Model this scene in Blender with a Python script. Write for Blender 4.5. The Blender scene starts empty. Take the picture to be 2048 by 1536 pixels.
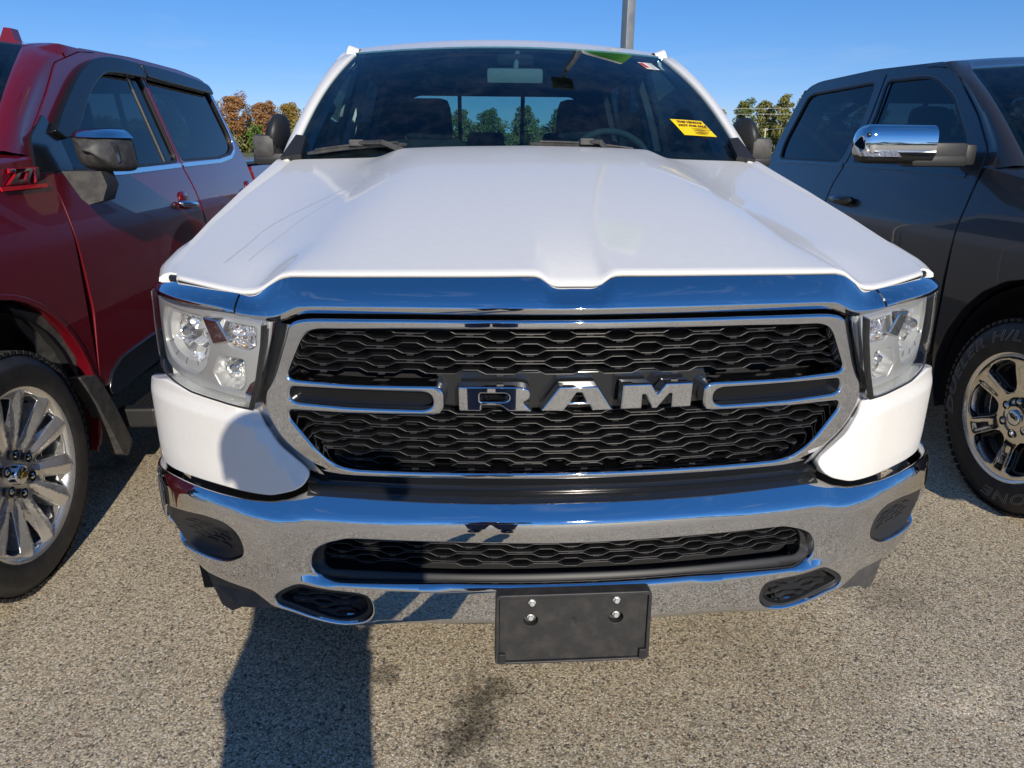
import bpy, bmesh, math, random
import numpy as np
from mathutils import Vector, Matrix
from mathutils.geometry import delaunay_2d_cdt

random.seed(7)
rng = np.random.default_rng(7)
R = math.radians
scene = bpy.context.scene
COL = scene.collection

# ------------------------------------------------------------------ camera
# metres; x to the right, y away from the viewer, z up; the front of the white truck is near y = 0
cam = bpy.data.cameras.new('camera')
cam.sensor_width = 36.0
cam.lens = 25.29
cam.clip_start = 0.02
cam.clip_end = 3000.0
cam_ob = bpy.data.objects.new('camera', cam)
COL.objects.link(cam_ob)
scene.camera = cam_ob
_yaw, _pit, _rol = R(3.805), R(18.325), R(.327)
_f = Vector((math.sin(_yaw)*math.cos(_pit), math.cos(_yaw)*math.cos(_pit), -math.sin(_pit)))
_r = Vector((math.cos(_yaw), -math.sin(_yaw), 0))
_u = _r.cross(_f)
_r, _u = math.cos(_rol)*_r + math.sin(_rol)*_u, -math.sin(_rol)*_r + math.cos(_rol)*_u
_m = Matrix((_r, _u, -_f)).transposed().to_4x4()
_m.translation = (-.2173, -1.3058, 1.4534)
cam_ob.matrix_world = _m

# ------------------------------------------------------------------ sky, sun, exposure
SUN_EL, SUN_AZ = R(23.0), R(170.0)          # azimuth clockwise from +y
world = bpy.data.worlds.new('World')
scene.world = world
world.use_nodes = True
wn = world.node_tree
wn.nodes.clear()
w_out = wn.nodes.new('ShaderNodeOutputWorld')
w_bg = wn.nodes.new('ShaderNodeBackground')
w_sky = wn.nodes.new('ShaderNodeTexSky')
w_sky.sky_type = 'NISHITA'
w_sky.sun_disc = False
w_sky.sun_elevation = SUN_EL
w_sky.sun_rotation = SUN_AZ
w_sky.altitude = 2000.0
w_sky.air_density = 1.0
w_sky.dust_density = 0.0
w_sky.ozone_density = 6.0
w_hsv = wn.nodes.new('ShaderNodeHueSaturation')
w_hsv.inputs['Saturation'].default_value = 1.36
w_hsv.inputs['Value'].default_value = 1.48
w_gam = wn.nodes.new('ShaderNodeGamma')        # the soft roll-off of the phone's picture
w_gam.inputs['Gamma'].default_value = .65
w_bg.inputs['Strength'].default_value = 0.15
wn.links.new(w_sky.outputs[0], w_gam.inputs['Color'])
wn.links.new(w_gam.outputs[0], w_hsv.inputs['Color'])
# thin cirrus wisps, everywhere alike
w_tc = wn.nodes.new('ShaderNodeTexCoord')
w_map = wn.nodes.new('ShaderNodeMapping')
w_map.inputs['Scale'].default_value = (2.2, 2.2, 14.0)
w_map.inputs['Rotation'].default_value = (0.0, R(12), 0.0)
w_no = wn.nodes.new('ShaderNodeTexNoise')
w_no.inputs['Scale'].default_value = 1.6
w_no.inputs['Detail'].default_value = 7.0
w_no.inputs['Roughness'].default_value = 0.62
w_no.inputs['Distortion'].default_value = 0.6
w_rmp = wn.nodes.new('ShaderNodeValToRGB')
w_rmp.color_ramp.elements[0].position = 0.56
w_rmp.color_ramp.elements[0].color = (0, 0, 0, 1)
w_rmp.color_ramp.elements[1].position = 0.86
w_rmp.color_ramp.elements[1].color = (.20, .20, .20, 1)
w_mix = wn.nodes.new('ShaderNodeMixRGB')
w_mix.inputs['Color2'].default_value = (4.2, 4.6, 5.0, 1)
wn.links.new(w_tc.outputs['Generated'], w_map.inputs['Vector'])
wn.links.new(w_map.outputs[0], w_no.inputs['Vector'])
wn.links.new(w_no.outputs['Fac'], w_rmp.inputs[0])
wn.links.new(w_rmp.outputs[0], w_mix.inputs['Fac'])
w_tint = wn.nodes.new('ShaderNodeMixRGB')
w_tint.blend_type = 'MULTIPLY'
w_tint.inputs['Fac'].default_value = 1.0
w_tint.inputs['Color2'].default_value = (.86, .83, 1.0, 1)
wn.links.new(w_hsv.outputs[0], w_tint.inputs['Color1'])
wn.links.new(w_tint.outputs[0], w_mix.inputs['Color1'])
wn.links.new(w_mix.outputs[0], w_bg.inputs['Color'])
wn.links.new(w_bg.outputs[0], w_out.inputs['Surface'])

sun = bpy.data.lights.new('sun', 'SUN')
sun.energy = 4.6
sun.angle = R(.53)
sun.color = (1.0, .91, .77)
sun_ob = bpy.data.objects.new('sun', sun)
COL.objects.link(sun_ob)
_sd = Vector((math.sin(SUN_AZ)*math.cos(SUN_EL), math.cos(SUN_AZ)*math.cos(SUN_EL), math.sin(SUN_EL)))
sun_ob.rotation_euler = _sd.to_track_quat('Z', 'Y').to_euler()
sun_ob.location = _sd*30

scene.view_settings.view_transform = 'Standard'
scene.view_settings.look = 'None'
scene.view_settings.exposure = 0.04
scene.view_settings.gamma = 1.0
scene.view_settings.use_curve_mapping = False
# ------------------------------------------------------------------ materials
MATS = {}
def mat(name, base, rough=.5, metal=0., coat=0., coat_rough=.03, spec=.5, emit=None):
    m = bpy.data.materials.new(name)
    m.use_nodes = True
    b = m.node_tree.nodes['Principled BSDF']
    b.inputs['Base Color'].default_value = (*base, 1)
    b.inputs['Roughness'].default_value = rough
    b.inputs['Metallic'].default_value = metal
    b.inputs['Coat Weight'].default_value = coat
    b.inputs['Coat Roughness'].default_value = coat_rough
    b.inputs['Specular IOR Level'].default_value = spec
    MATS[name] = m
    return m
def nodes(m):
    nt = m.node_tree
    return nt, nt.nodes, nt.links, nt.nodes['Principled BSDF']
def add_bump(m, scale, strength, dist=.001, detail=4., kind='noise', coord='Object', to_coat=False):
    nt, N, Lk, b = nodes(m)
    tc = N.new('ShaderNodeTexCoord')
    if kind == 'noise':
        t = N.new('ShaderNodeTexNoise'); t.inputs['Detail'].default_value = detail
        out = t.outputs['Fac']
    else:
        t = N.new('ShaderNodeTexVoronoi'); out = t.outputs['Distance']
    t.inputs['Scale'].default_value = scale
    Lk.new(tc.outputs[coord], t.inputs['Vector'])
    bp = N.new('ShaderNodeBump')
    bp.inputs['Strength'].default_value = strength
    bp.inputs['Distance'].default_value = dist
    Lk.new(out, bp.inputs['Height'])
    Lk.new(bp.outputs[0], b.inputs['Normal'])
    if to_coat: Lk.new(bp.outputs[0], b.inputs['Coat Normal'])
    return bp
def vary_rough(m, scale, lo, hi, detail=5., coord='Object'):
    nt, N, Lk, b = nodes(m)
    tc = N.new('ShaderNodeTexCoord')
    t = N.new('ShaderNodeTexNoise'); t.inputs['Scale'].default_value = scale; t.inputs['Detail'].default_value = detail
    mr = N.new('ShaderNodeMapRange')
    mr.inputs['From Min'].default_value = .35; mr.inputs['From Max'].default_value = .75
    mr.inputs['To Min'].default_value = lo; mr.inputs['To Max'].default_value = hi
    Lk.new(tc.outputs[coord], t.inputs['Vector']); Lk.new(t.outputs['Fac'], mr.inputs['Value'])
    Lk.new(mr.outputs[0], b.inputs['Roughness'])
def vary_color(m, c1, c2, scale, p0=.4, p1=.65, detail=6., coord='Object'):
    nt, N, Lk, b = nodes(m)
    tc = N.new('ShaderNodeTexCoord')
    t = N.new('ShaderNodeTexNoise'); t.inputs['Scale'].default_value = scale; t.inputs['Detail'].default_value = detail
    t.inputs['Roughness'].default_value = .65
    r = N.new('ShaderNodeValToRGB')
    r.color_ramp.elements[0].position = p0; r.color_ramp.elements[0].color = (*c1, 1)
    r.color_ramp.elements[1].position = p1; r.color_ramp.elements[1].color = (*c2, 1)
    Lk.new(tc.outputs[coord], t.inputs['Vector']); Lk.new(t.outputs['Fac'], r.inputs[0])
    Lk.new(r.outputs[0], b.inputs['Base Color'])
def glass_mat(name, tint, refl=1.0, rough=.0, ior=1.5, dirt=0.):
    """a thin pane: tinted see-through plus a Fresnel mirror"""
    m = bpy.data.materials.new(name); m.use_nodes = True
    nt = m.node_tree; N = nt.nodes; Lk = nt.links
    N.clear()
    out = N.new('ShaderNodeOutputMaterial')
    tr = N.new('ShaderNodeBsdfTransparent'); tr.inputs[0].default_value = (*tint, 1)
    gl = N.new('ShaderNodeBsdfGlossy'); gl.inputs['Roughness'].default_value = rough
    gl.inputs['Color'].default_value = (refl, refl, refl, 1)
    fr = N.new('ShaderNodeFresnel')
    ge = N.new('ShaderNodeNewGeometry')        # a thin pane mirrors alike from both sides
    m1 = N.new('ShaderNodeMath'); m1.operation = 'MULTIPLY_ADD'; m1.inputs[1].default_value = -2.; m1.inputs[2].default_value = 1.
    m3 = N.new('ShaderNodeMath'); m3.operation = 'POWER'; m3.inputs[0].default_value = ior
    Lk.new(ge.outputs['Backfacing'], m1.inputs[0]); Lk.new(m1.outputs[0], m3.inputs[1]); Lk.new(m3.outputs[0], fr.inputs['IOR'])
    mx = N.new('ShaderNodeMixShader')
    Lk.new(fr.outputs[0], mx.inputs[0]); Lk.new(tr.outputs[0], mx.inputs[1]); Lk.new(gl.outputs[0], mx.inputs[2])
    last = mx
    if dirt > 0:
        tc = N.new('ShaderNodeTexCoord')
        no = N.new('ShaderNodeTexNoise'); no.inputs['Scale'].default_value = 9.; no.inputs['Detail'].default_value = 8.
        no.inputs['Roughness'].default_value = .75
        mr = N.new('ShaderNodeMapRange'); mr.inputs['From Min'].default_value = .45; mr.inputs['From Max'].default_value = .85
        mr.inputs['To Max'].default_value = dirt
        df = N.new('ShaderNodeBsdfDiffuse'); df.inputs[0].default_value = (.55, .6, .62, 1)
        m2 = N.new('ShaderNodeMixShader')
        Lk.new(tc.outputs['Object'], no.inputs['Vector']); Lk.new(no.outputs['Fac'], mr.inputs[0])
        Lk.new(mr.outputs[0], m2.inputs[0]); Lk.new(mx.outputs[0], m2.inputs[1]); Lk.new(df.outputs[0], m2.inputs[2])
        last = m2
    Lk.new(last.outputs[0], out.inputs['Surface'])
    MATS[name] = m
    return m

# ------------------------------------------------------------------ objects
def tag(o, label=None, cat=None, group=None, kind=None):
    if label: o['label'] = label
    if cat: o['category'] = cat
    if group: o['group'] = group
    if kind: o['kind'] = kind
    return o
def empty(name, loc=(0, 0, 0), label=None, cat=None, group=None, rz=0.):
    o = bpy.data.objects.new(name, None)
    o.empty_display_size = .3
    COL.objects.link(o)
    o.location = loc; o.rotation_euler = (0, 0, rz)
    return tag(o, label, cat, group)
def mobj(name, verts, faces, m, parent=None, smooth=False, normals=None, mirror=False, label=None):
    """link one mesh object; vertices are given in world space, an Empty parent stands at its own place"""
    vs = [tuple(float(c) for c in v) for v in verts]
    fs = [tuple(int(i) for i in f) for f in faces]
    ns = normals
    if mirror:
        vs = [(-a, b, c) for a, b, c in vs]; fs = [f[::-1] for f in fs]
        if ns is not None: ns = [(-n[0], n[1], n[2]) for n in ns]
    me = bpy.data.meshes.new(name)
    me.from_pydata(vs, [], fs)
    if isinstance(m, str): m = MATS[m]
    me.materials.append(m)
    me.update()
    if smooth or ns is not None:
        me.polygons.foreach_set('use_smooth', [True]*len(me.polygons))
        if ns is not None:
            me.normals_split_custom_set_from_vertices([tuple(float(c) for c in n) for n in ns])
    o = bpy.data.objects.new(name, me)
    COL.objects.link(o)
    if parent is not None:
        o.parent = parent
        o.matrix_parent_inverse = Matrix.Translation(parent_world(parent)).inverted()
    if label: o['label'] = label
    return o
def parent_world(p):
    return Vector((0, 0, 0)) if p.type == 'MESH' else Vector(p.location)
def part_empty(name, loc, parent):
    o = empty(name, loc)
    o.parent = parent
    o.matrix_parent_inverse = Matrix.Translation(parent_world(parent)).inverted()
    return o
def sharp(o, ang=35):
    me = o.data
    me.polygons.foreach_set('use_smooth', [True]*len(me.polygons))
    me.set_sharp_from_angle(angle=R(ang))
    return o
class MB:
    """collects boxes, prisms, tubes and lathes and builds ONE mesh object"""
    def __init__(self): self.v = []; self.f = []
    def add(self, vs, fs):
        n = len(self.v); self.v += [tuple(v) for v in vs]; self.f += [tuple(i+n for i in f) for f in fs]; return self
    def box(self, c, s, rot=None, taper=1., bev=0.):
        hx, hy, hz = s[0]/2, s[1]/2, s[2]/2
        if bev > 0:
            b = min(bev, hx*.95, hy*.95, hz*.95)
            pts = []
            bm = bmesh.new()
            bmesh.ops.create_cube(bm, size=2)
            for v in bm.verts: v.co = Vector((v.co.x*hx*(taper if v.co.z > 0 else 1), v.co.y*hy*(taper if v.co.z > 0 else 1), v.co.z*hz))
            bmesh.ops.bevel(bm, geom=bm.edges[:], offset=b, segments=2, affect='EDGES', profile=.6)
            bm.verts.index_update()
            vs = [v.co.copy() for v in bm.verts]; fs = [tuple(v.index for v in f.verts) for f in bm.faces]
            bm.free()
        else:
            vs = [Vector((x*hx*(taper if z > 0 else 1), y*hy*(taper if z > 0 else 1), z*hz)) for z in (-1, 1) for y in (-1, 1) for x in (-1, 1)]
            fs = [(0, 2, 3, 1), (4, 5, 7, 6), (0, 1, 5, 4), (2, 6, 7, 3), (0, 4, 6, 2), (1, 3, 7, 5)]
        if rot is not None: vs = [rot @ v for v in vs]
        return self.add([v+Vector(c) for v in vs], fs)
    def tube(self, pts, rad, n=8, cap=True):
        pts = [Vector(p) for p in pts]
        rr = rad if hasattr(rad, '__len__') else [rad]*len(pts)
        vs, fs = [], []
        up = None
        for i, p in enumerate(pts):
            d = (pts[min(i+1, len(pts)-1)]-pts[max(i-1, 0)]).normalized()
            if up is None: up = d.orthogonal().normalized()
            up = (up-d*up.dot(d))
            up = up.normalized() if up.length > 1e-6 else d.orthogonal().normalized()
            sd = d.cross(up)
            for k in range(n):
                a = 2*math.pi*k/n
                vs.append(p+(up*math.cos(a)+sd*math.sin(a))*rr[i])
        for i in range(len(pts)-1):
            for k in range(n):
                a, b = i*n+k, i*n+(k+1) % n
                fs.append((a, b, b+n, a+n))
        if cap:
            fs.append(tuple(range(n))[::-1]); fs.append(tuple((len(pts)-1)*n+k for k in range(n)))
        return self.add(vs, fs)
    def lathe(self, prof, n, M=None, closed=False):
        """prof: (radius, height) pairs about local z"""
        vs, fs = [], []
        for k in range(n):
            a = 2*math.pi*k/n
            for r, h in prof:
                p = Vector((r*math.cos(a), r*math.sin(a), h))
                vs.append(M @ p if M is not None else p)
        m = len(prof)
        for k in range(n):
            for i in range(m-1+(1 if closed else 0)):
                a = k*m+i; b = k*m+(i+1) % m
                c = ((k+1) % n)*m+(i+1) % m; d = ((k+1) % n)*m+i
                fs.append((a, d, c, b))
        return self.add(vs, fs)
    def prism(self, poly, T, d):
        """flat polygon (u, v) extruded by d; T(u, v, w) gives the point"""
        n = len(poly)
        vs = [T(u, v, 0.) for u, v in poly]+[T(u, v, d) for u, v in poly]
        fs = [tuple(range(n)), tuple(range(2*n-1, n-1, -1))]+[(i, i+n, (i+1) % n+n, (i+1) % n) for i in range(n)]
        return self.add(vs, fs)
    def sphere(self, c, r, n=12, m=8, sc=(1, 1, 1)):
        prof = [(r*math.sin(math.pi*i/m), -r*math.cos(math.pi*i/m)) for i in range(m+1)]
        prof[0] = (r*.01, -r); prof[-1] = (r*.01, r)
        return self.lathe(prof, n, Matrix.Translation(c) @ Matrix.Diagonal((*sc, 1)))
    def build(self, name, m, parent=None, smooth=False, ang=None, mirror=False, label=None):
        o = mobj(name, self.v, self.f, m, parent, smooth, mirror=mirror, label=label)
        if ang: sharp(o, ang)
        return o

def resample(pl, step, closed=False):
    P = [np.array(p, float) for p in pl]
    if closed: P = P+[P[0]]
    out = []
    for a, b in zip(P[:-1], P[1:]):
        n = max(1, int(math.ceil(np.linalg.norm(b-a)/step)))
        for k in range(n): out.append(a+(b-a)*k/n)
    if not closed: out.append(P[-1])
    return out
def fillet(poly, r, closed=True, n=4):
    """round the corners of a polygon; r is one radius or one per corner"""
    P = [np.array(p, float) for p in poly]; m = len(P); out = []
    for i, p in enumerate(P):
        if not closed and i in (0, m-1): out.append(p); continue
        a, b = P[i-1]-p, P[(i+1) % m]-p
        la, lb = np.linalg.norm(a), np.linalg.norm(b)
        rr = r[i] if hasattr(r, '__len__') else r
        d = min(rr, la*.48, lb*.48)
        if d < 1e-5: out.append(p); continue
        s, e = p+a/la*d, p+b/lb*d
        for k in range(n+1):
            t = k/n
            out.append((1-t)**2*s+2*t*(1-t)*p+t*t*e)
    return out
def spline(pl, n=6, closed=False):
    """Catmull-Rom through the points"""
    P = [np.array(p, float) for p in pl]; m = len(P); out = []
    rngi = range(m if closed else m-1)
    for i in rngi:
        p1, p2 = P[i], P[(i+1) % m]
        p0 = P[i-1] if (closed or i > 0) else 2*p1-p2
        p3 = P[(i+2) % m] if (closed or i+2 < m) else 2*p2-p1
        for k in range(n):
            t = k/n
            out.append(.5*((2*p1)+(-p0+p2)*t+(2*p0-5*p1+4*p2-p3)*t*t+(-p0+3*p1-3*p2+p3)*t**3))
    if not closed: out.append(P[-1])
    return out
def area(P):
    P = np.array(P); x, y = P[:, 0], P[:, 1]
    return .5*np.sum(x*np.roll(y, -1)-np.roll(x, -1)*y)
def inside(pts, poly):
    pts = np.asarray(pts); P = np.asarray(poly); Q = np.roll(P, -1, 0)
    x, y = pts[:, 0], pts[:, 1]; c = np.zeros(len(pts), bool)
    for (x1, y1), (x2, y2) in zip(P, Q):
        if y1 == y2: continue
        cond = (y1 > y) != (y2 > y)
        c ^= cond & (x < (x2-x1)*(y-y1)/(y2-y1)+x1)
    return c
def segdist(pts, poly):
    P = np.asarray(poly); Q = np.roll(P, -1, 0); best = np.full(len(pts), 1e9)
    for a, b in zip(P, Q):
        d = b-a; l2 = max(d@d, 1e-12)
        t = np.clip(((pts-a)@d)/l2, 0, 1)
        best = np.minimum(best, np.linalg.norm(pts-(a+t[:, None]*d), axis=1))
    return best
def left_offset(P, d):
    P = np.array(P); A = np.roll(P, 1, 0); B = np.roll(P, -1, 0)
    e1 = P-A; e2 = B-P
    e1 /= np.maximum(np.linalg.norm(e1, axis=1, keepdims=True), 1e-9); e2 /= np.maximum(np.linalg.norm(e2, axis=1, keepdims=True), 1e-9)
    n1 = np.c_[-e1[:, 1], e1[:, 0]]; n2 = np.c_[-e2[:, 1], e2[:, 0]]
    n = n1+n2; ln = np.linalg.norm(n, axis=1, keepdims=True); n /= np.maximum(ln, 1e-6)
    k = 1/np.maximum((n*n1).sum(1, keepdims=True), .5)
    return P+n*d*k, n
def plate(name, outline, holes, S, m, parent=None, cell=.02, bev=.003, depth=.02, mirror=False, nseg=3, walls=True, flip=False, label=None, also=True):
    """a sheet with the given outline and openings laid on the surface S(u, v), rounded edge and wall behind it.
    also=True with mirror='both' builds the two mirrored pieces"""
    loops = []
    o = resample(outline, cell, True)
    if area(o) < 0: o = o[::-1]
    loops.append(np.array(o))
    for h in holes:
        hh = resample(h, cell, True)
        if area(hh) > 0: hh = hh[::-1]
        loops.append(np.array(hh))
    ins = [left_offset(l, bev) for l in loops]
    inner = [i[0] for i in ins]
    allp = np.concatenate(inner); lo, hi = allp.min(0), allp.max(0)
    gx = np.arange(lo[0]+cell*.5, hi[0], cell); gy = np.arange(lo[1]+cell*.5, hi[1], cell)
    G = np.array([(a+(cell*.5 if j % 2 else 0), b) for j, b in enumerate(gy) for a in gx]) if len(gx) and len(gy) else np.zeros((0, 2))
    if len(G):
        ok = inside(G, inner[0])
        for h in inner[1:]: ok &= ~inside(G, h)
        G = G[ok]
    if len(G):
        ok = np.ones(len(G), bool)
        for l in inner: ok &= segdist(G, l) > cell*.45
        G = G[ok]
    pts, edges = [], []
    for l in inner:
        n0 = len(pts); pts += [Vector(p) for p in l]
        edges += [(n0+i, n0+(i+1) % len(l)) for i in range(len(l))]
    pts += [Vector(p) for p in G]
    rv, re, rf, *_ = delaunay_2d_cdt(pts, edges, [], 0, 1e-7)
    V2 = np.array([(v.x, v.y) for v in rv])
    F = [tuple(f) for f in rf]
    cen = np.array([V2[list(f)].mean(0) for f in F])
    ok = inside(cen, inner[0])
    for h in inner[1:]: ok &= ~inside(cen, h)
    F = [f for f, k in zip(F, ok) if k]
    h = 1e-4
    sg = -1. if flip else 1.
    def SN(u, v):
        p = Vector(S(u, v)); du = Vector(S(u+h, v))-Vector(S(u-h, v)); dv = Vector(S(u, v+h))-Vector(S(u, v-h))
        return p, du.cross(dv).normalized()*sg
    verts, norms, faces = [], [], []
    for u, v in V2:
        p, n = SN(u, v); verts.append(p); norms.append(n)
    for f in F:
        faces.append(f if sg > 0 else f[::-1])
    for li, l in enumerate(loops):
        nrm = ins[li][1]
        rings = []
        for k in range(nseg+1):
            th = math.pi/2*k/nseg
            q, _ = left_offset(l, bev*(1-math.sin(th)))
            ring = []
            for i, (u, v) in enumerate(q):
                p, n = SN(u, v)
                pin, _n = SN(u+nrm[i][0]*1e-3, v+nrm[i][1]*1e-3)
                o3 = (p-pin); o3 = (o3-n*o3.dot(n)); o3 = o3.normalized() if o3.length > 1e-9 else n
                ring.append((p-n*bev*(1-math.cos(th)), n*math.cos(th)+o3*math.sin(th)))
            rings.append(ring)
        if walls:
            last = rings[-1]; ring = []
            for i, (u, v) in enumerate(l):
                p, n = SN(u, v)
                ring.append((p-n*depth, last[i][1]))
            rings.append(ring)
        base = len(verts); cnt = len(l)
        for ring in rings:
            for p, n in ring: verts.append(p); norms.append(n)
        for k in range(len(rings)-1):
            for i in range(cnt):
                a = base+k*cnt+i; b = base+k*cnt+(i+1) % cnt
                f = (a, a+cnt, b+cnt, b)
                faces.append(f if sg > 0 else f[::-1])
    if mirror == 'both':
        return [mobj(name, verts, faces, m, parent, True, norms, False, label), mobj(name, verts, faces, m, parent, True, norms, True, label)]
    return mobj(name, verts, faces, m, parent, True, norms, mirror, label)
def loft(name, rows, m, parent=None, smooth=True, mirror=False, close=False, flip=False, label=None, ang=None, normals=True):
    """rows of equally many points"""
    n = len(rows[0]); verts = [tuple(p) for r in rows for p in r]; faces = []
    for i in range(len(rows)-1):
        for k in range(n-(0 if close else 1)):
            a = i*n+k; b = i*n+(k+1) % n
            f = (a, b, b+n, a+n); faces.append(f[::-1] if flip else f)
    def mk(mir):
        o = mobj(name, verts, faces, m, parent, smooth, mirror=mir, label=label)
        if ang: sharp(o, ang)
        return o
    if mirror == 'both': return [mk(False), mk(True)]
    return mk(mirror)
def interp(pl, xs):
    P = sorted([tuple(p) for p in pl]); X = [p[0] for p in P]
    return [np.interp(xs, X, [p[i] for p in P]) for i in range(1, len(P[0]))]
def sm(t):
    t = min(1., max(0., t)); return t*t*(3-2*t)
def text_mesh(body, size, extr=.0, outline=0., shear=0., spacing=1., bold=0.):
    c = bpy.data.curves.new('lettering', 'FONT')
    c.body = body; c.size = size; c.extrude = extr; c.shear = shear; c.space_character = spacing
    c.align_x = 'CENTER'; c.align_y = 'CENTER'; c.resolution_u = 3; c.offset = bold
    if outline > 0: c.fill_mode = 'NONE'; c.bevel_depth = outline; c.bevel_resolution = 0
    o = bpy.data.objects.new('lettering', c); COL.objects.link(o)
    dg = bpy.context.evaluated_depsgraph_get(); dg.update()
    me = bpy.data.meshes.new_from_object(o.evaluated_get(dg))
    vs = [tuple(v.co) for v in me.vertices]; fs = [tuple(p.vertices) for p in me.polygons]
    bpy.data.objects.remove(o); bpy.data.curves.remove(c); bpy.data.meshes.remove(me)
    return vs, fs
# ------------------------------------------------------------------ the materials
mat('white_paint', (.80, .80, .785), .42, 0, .55, .05)
vary_color(MATS['white_paint'], (.745, .73, .69), (.78, .765, .725), 60, .3, .7)
add_bump(MATS['white_paint'], 420, .05, .0006)
mat('red_paint', (.16, .004, .010), .34, .25, 1., .02)
vary_color(MATS['red_paint'], (.135, .003, .009), (.20, .005, .014), 900, .35, .65)
mat('dark_paint', (.040, .040, .043), .42, .4, .7, .02)
mat('chrome', (.74, .75, .77), .035, 1.)
vary_rough(MATS['chrome'], 70, .012, .035)
mat('dark_chrome', (.18, .18, .19), .06, 1.)
mat('bright_metal', (.62, .61, .59), .2, 1.)
mat('satin_metal', (.52, .52, .52), .3, 1.)
mat('screw_zinc', (.62, .63, .62), .35, .5)
mat('steel', (.55, .56, .57), .3, 1.)
mat('bar_edge', (.012, .012, .013), .46, 0, 0, spec=.4)
mat('grille_black', (.006, .0062, .007), .24, 0, 0, spec=.32)
mat('visor_black', (.010, .011, .013), .22, 0, 0, spec=.4)
mat('bracket_black', (.030, .030, .031), .5); vary_color(MATS['bracket_black'], (.024, .024, .025), (.055, .050, .044), 26, .45, .8); add_bump(MATS['bracket_black'], 900, .2, .0004)
mat('gloss_black', (.012, .013, .015), .16, 0, .6, .08)
mat('black_plastic', (.018, .018, .019), .48)
add_bump(MATS['black_plastic'], 900, .25, .0004)
mat('grey_plastic', (.05, .05, .05), .55)
vary_color(MATS['grey_plastic'], (.035, .035, .036), (.085, .08, .072), 30, .4, .75)
add_bump(MATS['grey_plastic'], 700, .3, .0004)
mat('dull_black', (.008, .008, .009), .75)
mat('rubber', (.02, .02, .021), .62)
vary_color(MATS['rubber'], (.014, .014, .015), (.032, .03, .028), 18, .35, .7)
mat('tyre_print', (.22, .22, .21), .6)
mat('interior', (.018, .02, .024), .8)
mat('interior_grey', (.075, .085, .09), .75)
mat('interior_light', (.32, .33, .33), .6)
mat('seat_cloth', (.03, .033, .038), .9)
mat('satin_silver', (.50, .50, .49), .34, .45)
mat('reflector', (.95, .95, .95), .2, .8)
add_bump(MATS['reflector'], 55, .5, .01, kind='voronoi')
mat('reflector_ring', (.60, .61, .60), .4, .35)
mat('amber_lens', (.7, .62, .5), .08, .8)
add_bump(MATS['amber_lens'], 190, 1., .006, kind='voronoi')
vary_color(MATS['amber_lens'], (.85, .86, .86), (.45, .2, .05), 130, .52, .6)
mat('sticker_yellow', (.85, .62, .005), .45)
mat('sticker_white', (.75, .75, .72), .5)
mat('sticker_red', (.55, .03, .04), .5)
mat('print_brown', (.16, .06, .01), .6)
mat('print_grey', (.35, .38, .36), .6)
mat('badge_red', (.5, .006, .012), .3, 0, .5)
mat('gold', (.75, .52, .13), .2, 1.)
mat('mirror_glass', (.55, .6, .65), .02, 1.)
mat('screen', (.02, .035, .015), .1)
mat('water_mark', (.62, .63, .66), .4, 0, .6, .06)
mat('wheel_steel', (.03, .03, .03), .5, .3)
mat('tan_trim', (.45, .36, .24), .25, .8)
glass_mat('windshield', (.30, .48, .52), .92, 0., 1.55, .025)
glass_mat('rear_glass', (.42, .68, .70), .8, 0., 1.45)
glass_mat('side_glass', (.045, .06, .075), .80, 0., 1.55)
glass_mat('lamp_lens', (.93, .94, .94), 1., 0., 1.42)
def brushed(name):
    m = mat(name, (.82, .81, .79), .26, .85)
    vary_rough(m, 40, .2, .3)
    return m
brushed('alloy')
mat('polished', (.72, .70, .67), .07, 1.)
vary_rough(MATS['polished'], 30, .05, .12)
mat('alloy_pocket', (.03, .03, .033), .3, .4)
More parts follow.
